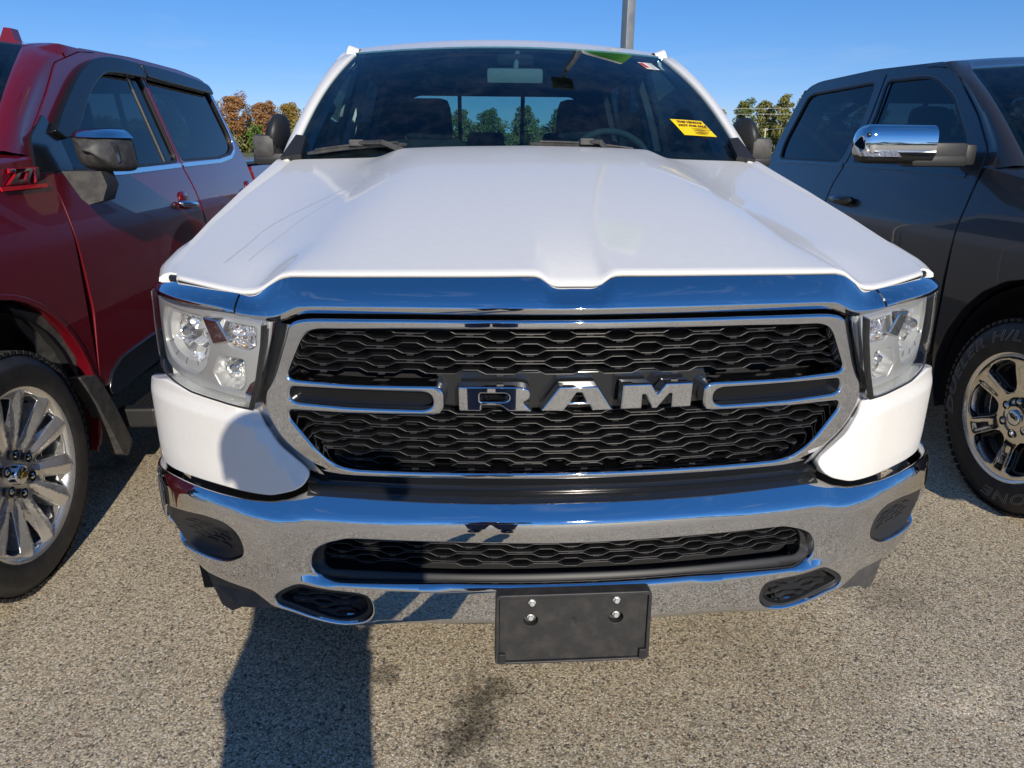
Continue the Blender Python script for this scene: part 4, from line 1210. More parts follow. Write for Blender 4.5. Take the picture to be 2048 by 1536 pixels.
        if front:                        # painted cowl corner between fender and windshield
            cr = []
            for y_ in np.linspace(.15, .66, 8):
                zt = np.interp(y_, [p_[0] for p_ in K['ftop']], [p_[1] for p_ in K['ftop']])
                cr.append([(xc+s*x_, hy+y_, z_) for x_, z_ in ((w(zt)-.001, zt-.004), (w(zt)-.012, zt+.010), (w(zt)-.05, zt+.028), (K.get('cx', .84)-.03, max(zt+.03, K['cowlz'][1]-.005)), (.55, K['cowlz'][0]-.02))])
            loft('cowl', cr, paint, root, flip=s > 0, ang=60)
    # rear wall of the cab with the back window
    ry0, ry1 = K['rearwin']
    RW = [(-.62, 1.43), (.62, 1.43), (.60, 1.60), (.54, 1.765), (-.54, 1.765), (-.60, 1.60)]
    SR = lambda off: (lambda u, v: (xc+u, hy+ry0+(ry1-ry0)*(v-1.35)/.5+off, v))
    plate('cab_back', [(-.86, .6), (.86, .6), (.86, 1.40), (.74, 1.84), (.4, 1.88), (-.4, 1.88), (-.74, 1.84), (-.86, 1.40)], [fillet(RW, .05)], SR(0), 'interior', root, cell=.1, bev=.004, depth=.03)
    bw = plate('back_window', fillet(RW, .05), [], SR(.01), 'rear_glass', root, cell=.12, bev=.001, depth=.004)
    for x0 in (-.235, .19):
        MB().box((xc+x0, hy+ry0+(ry1-ry0)*.5, 1.60), (.026, .03, .36), Matrix.Rotation(math.atan2(ry0-ry1, .5), 3, 'X')).build('window_post', 'dull_black', bw)
    # interior
    headl = [[(xc+q*.66, hy+y, z+.025*(1-q*q)) for q in np.linspace(-1, 1, 9)] for y, z in ((1.22, 1.80), (1.5, 1.815), (2.2, 1.815), (ry1-.05, 1.79))]
    loft('headliner', headl, 'interior_grey', root)
    dash = [[(xc+q*.80, hy+y-.0+.06*q*q, z) for q in np.linspace(-1, 1, 13)] for y, z in ((.28, 1.30), (.42, 1.375), (.60, 1.385), (.78, 1.38), (.86, 1.34), (.88, 1.15), (.80, .8))]
    loft('dashboard', dash, 'interior', root)
    fl_ = MB(); fl_.box((xc, hy+1.75, .52), (1.7, 2.5, .1)); fl_.build('cab_floor', 'interior', root)
    for sx, nm in ((-.40, 'front_seat'), (.42, 'front_seat')):
        st = MB(); st.box((xc+sx, hy+1.45, .86), (.54, .55, .20), bev=.06).build(nm, 'seat_cloth', root, True, ang=60)
        MB().box((xc+sx, hy+1.76, 1.16), (.52, .17, .66), Matrix.Rotation(R(-14), 3, 'X'), taper=.86, bev=.06).build('seat_back', 'seat_cloth', root, True, ang=60)
        MB().box((xc+sx, hy+1.87, 1.585), (.27, .11, .22), Matrix.Rotation(R(-8), 3, 'X'), taper=.84, bev=.05).build('headrest', 'seat_cloth', root, True, ang=60)
    MB().box((xc, hy+2.55, .90), (1.45, .5, .2), bev=.05).build('rear_seat', 'seat_cloth', root, True, ang=60)
    MB().box((xc, hy+2.82, 1.18), (1.45, .14, .50), Matrix.Rotation(R(-12), 3, 'X'), bev=.05).build('seat_back', 'seat_cloth', root, True, ang=60)
    for sx in (-.45, -.06, .45):
        MB().box((xc+sx, hy+2.86, 1.475), (.25, .09, .13), bev=.04).build('headrest', 'seat_cloth', root, True, ang=60)
    # steering wheel on the right of the picture
    Ms = Matrix.Translation((xc+.42, hy+.92, 1.345)) @ Matrix.Rotation(R(66), 4, 'X')
    sw = MB(); ring = [Ms @ Vector((.187*math.cos(a), .187*math.sin(a), 0)) for a in np.linspace(0, 2*math.pi, 41)]
    sw.tube(ring, .015, 8, False); sw.box(Ms @ Vector((0, -.01, .01)), (.2, .12, .05), Ms.to_3x3(), bev=.02); sw.box(Ms @ Vector((0, 0, 0)), (.37, .03, .02), Ms.to_3x3())
    sw.build('steering_wheel', 'interior_grey', root, True, ang=50)
    # bed floor, tailgate, cover
    MB().box((xc, hy+(b0+b1)/2, .85), (1.75, b1-b0, .06)).build('bed_floor', 'dull_black', root)
    MB().box((xc, hy+b0+.03, 1.02), (1.80, .04, .56)).build('bed_front', paint, root)
    MB().box((xc, hy+b1-.02, 1.02), (1.86, .06, .60), bev=.02).build('tailgate', paint, root)
    MB().box((xc, hy+2.3, .50), (1.3, 5.0, .16), bev=.04).build('chassis', 'dull_black', root)
    return objs, G
# ------------------------------------------------------------------ white truck: cab and fittings
RAMW = dict(RAM); RAMW.update(hx=.668, cx=.832, head=(1.06, 1.178), cowl=(.30, .447), headz=(1.856, 1.838), cowlz=(1.425, 1.402))
w_objs, GW = shell(white, RAMW, 0., 1.0, 'white_paint', (-1, 1), front=False)
# cowl, wipers
rows = []
for q in np.linspace(-1, 1, 31):
    yr = 1.30+.145*q*q; z = np.interp(abs(q)*.826, RX, RZZ)
    rows.append([(q*.826, yr-.03, z-.035), (q*.83, yr+.015, z-.03), (q*.835, yr+.05, 1.405-.0*q), (q*.84, yr+.10, 1.415)])
loft('cowl', rows, 'black_plastic', white, flip=True, ang=50)
def on_glass(q, t, d=.0):
    f = min(13.999, max(0, t*14)); j = int(f); g = f-j; qi = min(19.999, max(0, (q+1)*10)); i = int(qi); h = qi-i
    a = Vector(GW[j][i])*(1-h)+Vector(GW[j][i+1])*h; b = Vector(GW[j+1][i])*(1-h)+Vector(GW[j+1][i+1])*h
    return a*(1-g)+b*g+Vector((0, -.53, .85))*d
def wiper(q0, q1, t0, t1, piv):
    mb = MB(); pts = [on_glass(q0+(q1-q0)*k/12, t0+(t1-t0)*k/12+.012*math.sin(math.pi*k/12), .010) for k in range(13)]
    mb.tube(pts, [.005]+[.008]*11+[.005], 6)
    mb.tube([p+Vector((0, -.006, .008)) for p in pts[1:12]], .004, 5)
    c = pts[6]+Vector((0, -.012, .014)); mb.box(c, (.05, .022, .022), bev=.004)
    e = Vector(piv); mid = (c+e)/2+Vector((0, -.02, .02))
    mb.tube([c, mid, e], [.007, .009, .012], 6)
    return mb.build('wiper', 'grey_plastic', white)
wiper(-.93, -.50, .018, .052, (-.40, 1.335, 1.425))
wiper(.02, .50, .050, .012, (.30, 1.32, 1.428))
for s in (-1, 1):       # black corner pieces at the foot of the pillars
    mb = MB(); p = [on_glass(s*.99, t, .004) for t in (0, .12)]
    pts = [p[0]+Vector((-s*.03, -.01, 0)), p[0]+Vector((s*.045, .0, -.012)), p[1]+Vector((s*.016, 0, .004)), p[1]+Vector((-s*.02, -.004, 0))]
    n = Vector((0, -.01, .016)); mb.add([tuple(v) for v in pts]+[tuple(v+n) for v in pts], [(4, 5, 6, 7), (0, 3, 2, 1), (0, 1, 5, 4), (1, 2, 6, 5), (2, 3, 7, 6), (3, 0, 4, 7)])
    mb.build('corner_trim', 'black_plastic', white)
# inside mirror, hanging camera display
mb = MB(); mb.box((.006, 1.985, 1.733), (.24, .035, .062), bev=.016); mb.tube([(.01, 2.0, 1.76), (.02, 2.04, 1.83)], .012, 8); mb.build('inside_mirror', 'interior_light', white, True, ang=50)
mb = MB(); mb.box((.01, 2.06, 1.80), (.16, .10, .05), bev=.018); mb.build('sensor_housing', 'interior', white, True, ang=50)
# stickers on the inside of the glass
def sticker(q0, q1, t0, t1, m, name, shear=0., d=-.003):
    rows = [[tuple(on_glass(q0+(q1-q0)*k/4+shear*(j/3-.5), t1+(t0-t1)*j/3, d)) for k in range(5)] for j in range(4)]
    return loft(name, rows, m, white)
def glass_text(body, q, t, size, m, parent, d=.0015, bold=0., spacing=1.):
    vs, fs = text_mesh(body, size, bold=bold, spacing=spacing)
    o = on_glass(q, t); ex = (on_glass(q+.02, t)-on_glass(q-.02, t)).normalized(); ey = (on_glass(q, t+.02)-on_glass(q, t-.02)).normalized(); n = ex.cross(ey).normalized()
    if n.z < 0: n = -n
    return mobj('lettering', [tuple(o+ex*a+ey*b+n*d) for a, b, c in vs], fs, m, parent)
st = sticker(.735, .905, .158, .272, 'sticker_yellow', 'window_sticker', .036, .002); st['label'] = 'yellow sticker reading THIS VEHICLE NOT FOR SALE'
glass_text('THIS VEHICLE', .812, .252, .0180, 'print_brown', st, .004, .0009)
glass_text('NOT FOR SALE', .820, .226, .0180, 'print_brown', st, .004, .0009)
for k, (q, t, L_) in enumerate(((.823, .205, .10), (.826, .193, .11), (.826, .181, .09), (.828, .170, .08))):
    o = on_glass(q, t, .0036); MB().box(o, (L_, .0015, .0022), Matrix.Rotation(R(-58), 3, 'X')).build('print_line', 'print_brown', st)
st = sticker(.780, .865, .770, .858, 'sticker_white', 'service_sticker', .022, .002); st['label'] = 'small white sticker with red band'
sr = sticker(.782, .805, .785, .845, 'sticker_red', 'sticker_band', .018, .004); sr.parent = st; sr.matrix_parent_inverse = Matrix.Identity(4)
for k in range(5):
    o = on_glass(.835, .845-.016*k, .0038); MB().box(o, (.030, .0012, .0024), Matrix.Rotation(R(-58), 3, 'X')).build('print_line', 'print_grey', st)
# folded door mirrors
for s in (-1, 1):
    me = MB()
    foot = Vector((s*.95, 1.72, 1.40))
    me.box(foot, (.16, .10, .045), bev=.015); me.tube([foot, foot+Vector((s*.02, .0, .05))], [.03, .035], 10)
    m_ = me.build('door_mirror', 'black_plastic', white, True, ang=45, label='black folded door mirror')
    # housing: tall rounded shell lying along the door
    rows = []
    for t in np.linspace(0, 1, 13):
        z = 1.415+.15*t; e = math.sin(math.pi*min(1, max(0, t*.92+.04)))**.35
        hw = .048*e*(1-.22*t); dp = .105*e
        rows.append([(s*(.965-.030*t)+s*hw*math.cos(a), 1.77+dp*math.sin(a), z) for a in np.linspace(0, 2*math.pi, 25)[:-1]])
    c0 = [(s*.965, 1.77, 1.413)]*24; c1 = [(s*.935, 1.77, 1.568)]*24
    loft('mirror_housing', [c0]+rows+[c1], 'black_plastic', m_, close=True, flip=s < 0)
    mb = MB(); mb.box((s*.985, 1.70, 1.447), (.085, .075, .085), bev=.022); mb.build('mirror_housing', 'grey_plastic', m_, True, ang=50)
# ------------------------------------------------------------------ the red truck on the left
red = empty('pickup_truck', (-2.70, .97, 0), 'dark red pickup truck with chrome window trim, cut off at the left edge', 'pickup truck', 'pickup trucks parked side by side')
REDK = dict(RED); REDK.update(hx=.70, cx=.86)
r_objs, GR = shell(red, REDK, -2.70, .97, 'red_paint', (-1, 1), front=True, wheels=('split', .286, .412), tread_x=1.02)
RX0, RHY = -2.70, .97
Sred = lambda off: (lambda u, v: (RX0+w_red(v)+off, u+RHY, v))
fdo, rdo = r_objs[1]
def ribbon(name, pts, wdt, off, m, parent, S=Sred, bev=.002, dep=.012, cell=.05, flip=False):
    P = [np.array(p) for p in resample(pts, .06)]; L_, R_ = [], []
    for i, p in enumerate(P):
        d = P[min(i+1, len(P)-1)]-P[max(i-1, 0)]; d /= np.linalg.norm(d); n = np.array((-d[1], d[0]))
        L_.append(tuple(p+n*wdt/2)); R_.append(tuple(p-n*wdt/2))
    return plate(name, L_+R_[::-1], [], S(off), m, parent, cell=cell, bev=bev, depth=dep, flip=flip)
# chrome along the belt and round the rear quarter
ribbon('belt_trim', [(.80, 1.336), (1.219, 1.331), (1.945, 1.343)], .024, .004, 'chrome', fdo)
ribbon('belt_trim', [(1.972, 1.344), (2.623, 1.352), (2.88, 1.374), (3.0, 1.415), (3.028, 1.47), (3.012, 1.54), (2.915, 1.765)], .024, .004, 'chrome', rdo)
# window visors
vo = [(.745, 1.50), (.872, 1.585), (1.131, 1.735), (1.33, 1.810), (1.559, 1.845), (1.862, 1.846)]; vi = [(1.868, 1.775), (1.501, 1.768), (1.354, 1.742), (1.164, 1.655), (.922, 1.500), (.80, 1.47)]
plate('window_visor', fillet([tuple(p) for p in spline(vo, 5)]+[tuple(p) for p in spline(vi, 5)], .012), [], lambda u, v: (RX0+w_red(v)+.030-.10*max(0, v-1.80), u+RHY, v), 'visor_black', fdo, cell=.03, bev=.008, depth=.03, flip=False)
vo = [(1.880, 1.846), (2.255, 1.848), (2.80, 1.828), (2.90, 1.79)]; vi = [(2.905, 1.762), (2.6, 1.768), (2.18, 1.775), (1.885, 1.782)]
plate('window_visor', fillet([tuple(p) for p in spline(vo, 4)]+[tuple(p) for p in spline(vi, 4)], .010), [], lambda u, v: (RX0+w_red(v)+.030-.10*max(0, v-1.80), u+RHY, v), 'visor_black', rdo, cell=.03, bev=.008, depth=.03, flip=False)
ribbon('window_post', [(1.720, 1.79), (1.775, 1.35)], .012, -.010, 'tan_trim', fdo)
ribbon('window_post', [(1.745, 1.79), (1.80, 1.35)], .020, -.012, 'black_plastic', fdo)
# handles
for cy_, par in ((1.80, fdo), (3.02, rdo)):
    x0 = RX0+w_red(1.16)+.008
    mb = MB(); mb.tube([(x0+dx, RHY+cy_+d, 1.160-.006*k) for k, (d, dx) in enumerate(((-.105, .0), (-.09, .022), (-.03, .034), (.03, .034), (.09, .022), (.105, .0)))], [.013, .017, .018, .018, .017, .013], 10)
    mb.build('door_handle', 'chrome', par, True)
    MB().sphere((x0-.012, RHY+cy_, 1.175), .05, 14, 8, (.3, 1.2, .8)).build('handle_recess', 'red_paint', par, True)
# lower door moulding, running board, mud flap
plate('door_moulding', fillet([(.655, .47), (.69, .545), (.80, .585), (1.1, .60), (2.02, .605), (2.02, .50), (.70, .44)], .03), [], Sred(.012), 'gloss_black', fdo, cell=.06, bev=.006, depth=.02, flip=False)
mb = MB(); mb.box((RX0+1.04, RHY+1.95, .30), (.17, 2.35, .045), bev=.012); mb.box((RX0+1.04, RHY+.80, .31), (.16, .06, .09), bev=.012); mb.build('running_board', 'black_plastic', red)
for k in range(5): MB().box((RX0+.985+.025*k, RHY+1.95, .325), (.008, 2.2, .006)).build('step_rib', 'rubber', red)
fp = [(.455, .60), (.569, .575), (.625, .49), (.69, .36), (.752, .215), (.70, .165), (.655, .19), (.60, .32), (.535, .46)]
plate('mud_flap', fillet(fp, .012), [], lambda u, v: (RX0+1.005+.04*(u-.5), u+RHY+.0, v), 'grey_plastic', red, cell=.04, bev=.006, depth=.05, flip=False)
lin = [(.20, .93), (.36, .87), (.46, .77), (.53, .67), (.545, .56), (.48, .58), (.40, .66), (.36, .76), (.27, .85)]
plate('arch_liner', fillet(lin, .02), [], lambda u, v: (RX0+.965-.55*max(0, .50-math.hypot(u-.08, v-.46)), u+RHY, v), 'grey_plastic', red, cell=.04, bev=.003, depth=.02, flip=False)
ar = arch_pts(0, .583, 170, -14, 26)
ribbon('arch_lip', ar, .018, .006, 'red_paint', red)
# badge
bz = 1.335; fx = RX0+w_red(bz)+.004
vs, fs = text_mesh('Z71', .075, .004, shear=.35, bold=.002)
e_y = Vector((0, 1, 0)); n_ = Vector((1, 0, .25)).normalized(); e_z = n_.cross(e_y); e_z = e_z if e_z.z > 0 else -e_z
o_ = Vector((fx+.002, RHY+.442, 1.342))
bd = mobj('badge', [tuple(o_+e_y*a*1.55+e_z*b*.85+n_*(c+.004)) for a, b, c in vs], fs, 'chrome', red, label='chrome and red Z71 badge')
vs2, fs2 = text_mesh('Z71', .075, .002, shear=.35, bold=.006)
mobj('badge_outline', [tuple(o_+e_y*a*1.55+e_z*b*.85+n_*(c)) for a, b, c in vs2], fs2, 'badge_red', bd)
mb = MB(); T = lambda u, v, w_: tuple(o_+e_y*u+e_z*v+n_*w_)
mb.prism([(-.16, -.043), (.115, -.043), (.12, -.030), (-.16, -.030)], T, .004); mb.build('badge_bar', 'badge_red', bd)
# door mirror
mx0 = RX0+w_red(1.3)
foot = [(.53, 1.345), (.80, 1.335), (.79, 1.24), (.70, 1.225), (.62, 1.24)]
mb = MB()
ft_ = [(-1.745, 1.352), (-1.60, 1.352), (-1.585, 1.30), (-1.61, 1.243), (-1.665, 1.228), (-1.69, 1.25)]
mb.prism(ft_[::-1], lambda u, v, w_: (u, 1.655+w_, v), .10)
mr = mb.build('door_mirror', 'grey_plastic', red, ang=40, label='black and chrome door mirror')
cxm, czm = -1.605, 1.428
def red_ring(t, gr=0.):     # shell from the glass side (t = 0) to the rounded nose towards the viewer
    y = 1.79-.17*t; sc = math.sqrt(max(0., 1-(max(0., t)**3.2)))*.97+.03
    hw, hh = (.094+gr)*sc, (.080+gr)*sc
    return [(cxm+math.copysign(abs(math.cos(a))**.5, math.cos(a))*hw-.02*t+.018*math.sin(a)*-1, y-.02*math.cos(a), czm+math.copysign(abs(math.sin(a))**.5, math.sin(a))*hh) for a in np.linspace(0, 2*math.pi, 33)[:-1]]
loft('mirror_shell', [red_ring(t) for t in (0, .2, .4, .55, .68, .78, .86, .92, .96, .985, 1.)], 'grey_plastic', mr, close=True)
loft('mirror_cap', [[(x, y, max(z, czm+.046)) for x, y, z in red_ring(t, .003)[:17]] for t in (-.05, .2, .4, .55, .68, .78, .86, .92, .955)], 'chrome', mr)
rows = [[(cxm+(x-cxm)*k, 1.791, czm+(z-czm)*k) for x, y, z in red_ring(0)] for k in (.93, .01)]
loft('mirror_glass', rows, 'mirror_glass', mr, close=True)
plate('mirror_signal', fillet([(-1.572, 1.462), (-1.528, 1.455), (-1.522, 1.385), (-1.548, 1.368)], .01), [], lambda u, v: (u, 1.628+.9*max(0, u+1.57)**1.0, v), 'dark_chrome', mr, cell=.02, bev=.003, depth=.03)
plate('mirror_base', fillet([(.53, 1.35), (.60, 1.475), (.75, 1.56), (.80, 1.50), (.80, 1.35)], .015), [], Sred(.006), 'gloss_black', mr, cell=.05, bev=.003, depth=.02, flip=False)
# hood and nose (mostly outside the picture)
rows = []
for t in np.linspace(0, 1, 14):
    y = RHY-.86+(.42+.86)*t
    zt = np.interp(y-RHY, [p[0] for p in RED['ftop']], [p[1] for p in RED['ftop']])
    rows.append([(RX0+q*(w_red(zt)-.004), y-.10*(1-q*q)*(1-t), zt+.055*(1-q**4)) for q in np.linspace(-1, 1, 21)])
r0 = rows[0]; loft('hood', [[(x, y+.02, z-.06) for x, y, z in r0]]+rows, 'red_paint', red, ang=60)
mb = MB(); mb.box((RX0, RHY-.93, .92), (1.7, .10, .52), bev=.04); gr = mb.build('grille', 'gloss_black', red, True, ang=40)
mb = MB(); mb.box((RX0, RHY-1.0, .58), (1.95, .18, .24), bev=.05); mb.build('bumper', 'chrome', red, True, ang=40)
for s in (-1, 1):
    mb = MB(); mb.box((RX0+s*.80, RHY-.90, 1.05), (.34, .14, .18), bev=.03); mb.build('headlight', 'lamp_lens', red, True, ang=40)
# roof antenna, inspection sticker, tonneau cover
mb = MB(); q = [(-.10, 0), (.09, 0), (.085, .012), (.03, .028), (.015, .075), (-.012, .078), (-.03, .03), (-.085, .012)]
mb.prism([(a+.0, b) for a, b in q[::-1]], lambda u, v, w_: (RX0+.33+u*1.2, RHY+1.62+w_+v*.3, 1.885+v*1.15), .06); mb.build('roof_antenna', 'red_paint', red, ang=40)
def on_gr(q, t, d=0.):
    f = min(13.999, t*14); j = int(f); g = f-j; qi = min(19.999, (q+1)*10); i = int(qi); h = qi-i
    a = Vector(GR[j][i])*(1-h)+Vector(GR[j][i+1])*h; b = Vector(GR[j+1][i])*(1-h)+Vector(GR[j+1][i+1])*h
    return a*(1-g)+b*g+Vector((0, -.53, .85))*d
rows = [[tuple(on_gr(.80+.09*k/4+.01*j, .56+.10*j/3, .002)) for k in range(5)] for j in range(4)]
stk = loft('service_sticker', rows, 'sticker_white', red, label='small white sticker on the windshield')
rows = [[tuple(on_gr(.80+.02*k/4+.01*j, .57+.08*j/3, .004)) for k in range(5)] for j in range(4)]
loft('sticker_band', rows, 'sticker_red', stk)
b0, b1 = RED['bed']; MB().box((RX0, RHY+(b0+b1)/2, 1.325), (1.80, b1-b0, .03), bev=.01).build('bed_cover', 'gloss_black', red)
# ------------------------------------------------------------------ the dark truck on the right
dark = empty('pickup_truck', (3.02, 1.316, 0), 'dark blue-grey pickup truck with a big chrome door mirror, cut off at the right edge', 'pickup truck', 'pickup trucks parked side by side')
RAMD = dict(RAM); RAMD.update(hx=.668, cx=.832)
d_objs, GD = shell(dark, RAMD, 3.02, 1.316, 'dark_paint', (-1, 1), front=True, wheels=('six', .264, .408), tread_x=1.02)
DX0, DHY = 3.02, 1.316
fdd, rdd = d_objs[-1]
Sdk = lambda off: (lambda u, v: (DX0-w_ram(v)-off, u+DHY, v))
# raised tyre lettering
we, PW = d_objs[(-1, 'wheel')]
def tyre_text(body, a0, a1, size, rad, name='tyre_lettering'):
    vs, fs = text_mesh(body, size, outline=.0010, shear=.25, spacing=1.12)
    x0_, x1_ = min(v[0] for v in vs), max(v[0] for v in vs)
    out = []
    for a, b, c in vs:
        th = R(a0+(a1-a0)*(a-x0_)/(x1_-x0_)); r = rad+b
        out.append(PW(r*math.cos(th), r*math.sin(th), .0135+c))
    return mobj(name, out, fs, 'tyre_print', we)
tyre_text('DUELER H/L', 197, 92, .060, .338)
tyre_text('BRIDGESTONE', 42, -97, .060, .330)
# belt moulding, handle
for pts, par in (([(.70, 1.335), (1.2, 1.350), (1.83, 1.354)], fdd), ([(1.855, 1.354), (2.3, 1.356), (2.83, 1.357)], rdd)):
    ribbon('belt_trim', pts, .020, .004, 'gloss_black', par, S=Sdk, flip=True)
for cy_, par in ((1.66, fdd), (2.74, rdd)):
    x0 = DX0-w_ram(1.16)-.006
    mb = MB(); mb.tube([(x0-dx, DHY+cy_+d, 1.160) for d, dx in ((-.115, .0), (-.10, .022), (-.03, .034), (.03, .034), (.10, .022), (.115, .0))], [.018, .024, .026, .026, .024, .018], 10)
    mb.build('door_handle', 'gloss_black', par, True)
# dark diagonal rail of the bed bar seen through the rear window, B post trim
ribbon('window_post', [(1.772, 1.83), (1.735, 1.61), (1.765, 1.37)], .05, -.008, 'gloss_black', fdd, S=Sdk, flip=True)
MB().tube([(DX0-.74, DHY+2.72, 1.36), (DX0-.725, DHY+2.55, 1.55), (DX0-.70, DHY+2.30, 1.68), (DX0-.68, DHY+1.96, 1.78)], .022, 8).build('grab_rail', 'interior', dark, True)
# chrome door mirror with a black arm
MY = 2.0
mb = MB()
mb.box((1.965, MY+.02, 1.437), (.17, .13, .082), bev=.016); mb.box((1.925, MY+.01, 1.398), (.26, .12, .050), bev=.018); mb.box((2.065, MY+.05, 1.425), (.07, .18, .095), bev=.02)
dm = mb.build('door_mirror', 'black_plastic', dark, True, ang=40, label='large chrome door mirror on a black arm')
def mir_ring(t, n=33, grow=0.):
    x = 1.885-.342*t
    e = (1-max(0, (t-.80)/.20)**2.4)**.5 if t < 1 else .02
    return [(x, MY+math.copysign(abs(math.cos(a))**.75, math.cos(a))*(.068+grow)*max(e, .05), 1.468+math.copysign(abs(math.sin(a))**.6, math.sin(a))*(.082+grow)*max(e, .05)) for a in np.linspace(0, 2*math.pi, n)[:-1]]
TT = np.concatenate([np.linspace(0, .78, 8), np.linspace(.82, 1., 9)])
rings = [[(1.885, MY, 1.468)]*32]+[mir_ring(t) for t in TT]+[[(1.543, MY, 1.468)]*32]
loft('mirror_shell', rings, 'black_plastic', dm, close=True)
caps = [[(x, y, max(z, 1.417)) for x, y, z in mir_ring(t, 33, .003)] for t in TT if t < .995]
c0_ = caps[0]; caps = [[(1.887, MY+(y-MY)*.05, 1.468+(z-1.468)*.05) for x, y, z in c0_]]+caps+[[(1.540, MY, 1.468)]*32]
loft('mirror_cap', caps, 'chrome', dm, close=True, ang=50)
mb = MB(); mb.prism([(1.55, 1.440), (1.70, 1.440), (1.725, 1.415), (1.56, 1.418)][::-1], lambda u, v, w_: (u, MY-.076+w_+.25*max(0, 1.60-u), v), .02); mb.build('mirror_signal', 'amber_lens', dm)
mb = MB(); mb.sphere((1.572, MY-.058, 1.507), .012, 12, 8, (1, .6, .9)); mb.build('mirror_camera', 'gloss_black', dm, True)
# hood and nose outside the picture
rows = []
for t in np.linspace(0, 1, 14):
    y = DHY-.86+(.42+.86)*t
    zt = np.interp(y-DHY, [p[0] for p in RAM['ftop']], [p[1] for p in RAM['ftop']])
    rows.append([(DX0+q*(w_ram(zt)-.004), y-.10*(1-q*q)*(1-t), zt+.07*(1-q**4)) for q in np.linspace(-1, 1, 21)])
r0 = rows[0]; loft('hood', [[(x, y+.02, z-.06) for x, y, z in r0]]+rows, 'dark_paint', dark, ang=60)
mb = MB(); mb.box((DX0, DHY-.93, .90), (1.7, .10, .44), bev=.04); mb.build('grille', 'gloss_black', dark, True, ang=40)
mb = MB(); mb.box((DX0, DHY-1.0, .60), (1.95, .18, .24), bev=.05); mb.build('bumper', 'chrome', dark, True, ang=40)
for s in (-1, 1):
    mb = MB(); mb.box((DX0+s*.80, DHY-.90, 1.0), (.30, .14, .16), bev=.03); mb.build('headlight', 'lamp_lens', dark, True, ang=40)
# ------------------------------------------------------------------ ground, field, trees, poles
gd = mobj('parking_lot', [(-70, -60, 0), (70, -60, 0), (70, 46, 0), (-70, 46, 0)], [(0, 1, 2, 3)], 'asphalt'); gd['kind'] = 'structure'
mat('field_grass', (.12, .12, .03), .9)
vary_color(MATS['field_grass'], (.075, .095, .022), (.24, .20, .07), .35, .35, .7)
mat('verge', (.1, .1, .03), .9)
def grid(name, x0, x1, y0, y1, nx, ny, zf, m):
    vs = [(x0+(x1-x0)*i/nx, y0+(y1-y0)*j/ny, zf(x0+(x1-x0)*i/nx, y0+(y1-y0)*j/ny)) for j in range(ny+1) for i in range(nx+1)]
    fs = [(j*(nx+1)+i, j*(nx+1)+i+1, (j+1)*(nx+1)+i+1, (j+1)*(nx+1)+i) for j in range(ny) for i in range(nx)]
    return mobj(name, vs, fs, m, smooth=True)
g = grid('field', -900, 900, -900, 1200, 60, 60, lambda x, y: -.03 if (abs(x) < 100 and -90 < y < 75) else -.03-.0*y, 'field_grass'); g['kind'] = 'structure'

def leaf_mat(name, c1, c2, sc=1.6):
    m = mat(name, c1, .7); vary_color(m, c1, c2, sc, .38, .66)
    nt, N, Lk, b = nodes(m)
    b.inputs['Specular IOR Level'].default_value = .2
    return m
leaf_mat('leaf_oak', (.25, .12, .05), (.37, .20, .085))
leaf_mat('leaf_gold', (.30, .19, .045), (.22, .17, .05))
leaf_mat('leaf_green', (.10, .14, .035), (.19, .20, .06))
leaf_mat('leaf_olive', (.17, .18, .05), (.27, .25, .09))
leaf_mat('leaf_fresh', (.06, .14, .02), (.10, .17, .03))
leaf_mat('leaf_bare', (.16, .13, .10), (.22, .18, .14))
mat('bark', (.16, .13, .10), .9); vary_color(MATS['bark'], (.10, .08, .065), (.24, .20, .16), 3.)
mat('birch_bark', (.55, .52, .47), .8); vary_color(MATS['birch_bark'], (.60, .57, .52), (.2, .17, .14), 2.2, .5, .62)
def leaf_cloud(centres, radii, n, size):
    """many small leaf-clump faces spread through uneven lobes"""
    V = np.zeros((n*4, 3)); F = []
    idx = rng.integers(0, len(centres), n)
    d = rng.normal(size=(n, 3)); d /= np.linalg.norm(d, axis=1, keepdims=True)
    rad = radii[idx][:, None]*(rng.random((n, 1))**.45)
    c = centres[idx]+d*rad*np.array((1, 1, .8))
    a = rng.normal(size=(n, 3)); a /= np.linalg.norm(a, axis=1, keepdims=True)
    b = np.cross(a, rng.normal(size=(n, 3))); b /= np.linalg.norm(b, axis=1, keepdims=True)
    s = size*(.55+.9*rng.random((n, 1)))
    V[0::4] = c-a*s*.5; V[1::4] = c+b*s*.32; V[2::4] = c+a*s*.5; V[3::4] = c-b*s*.32
    return V, [(4*i, 4*i+1, 4*i+2, 4*i+3) for i in range(n)]
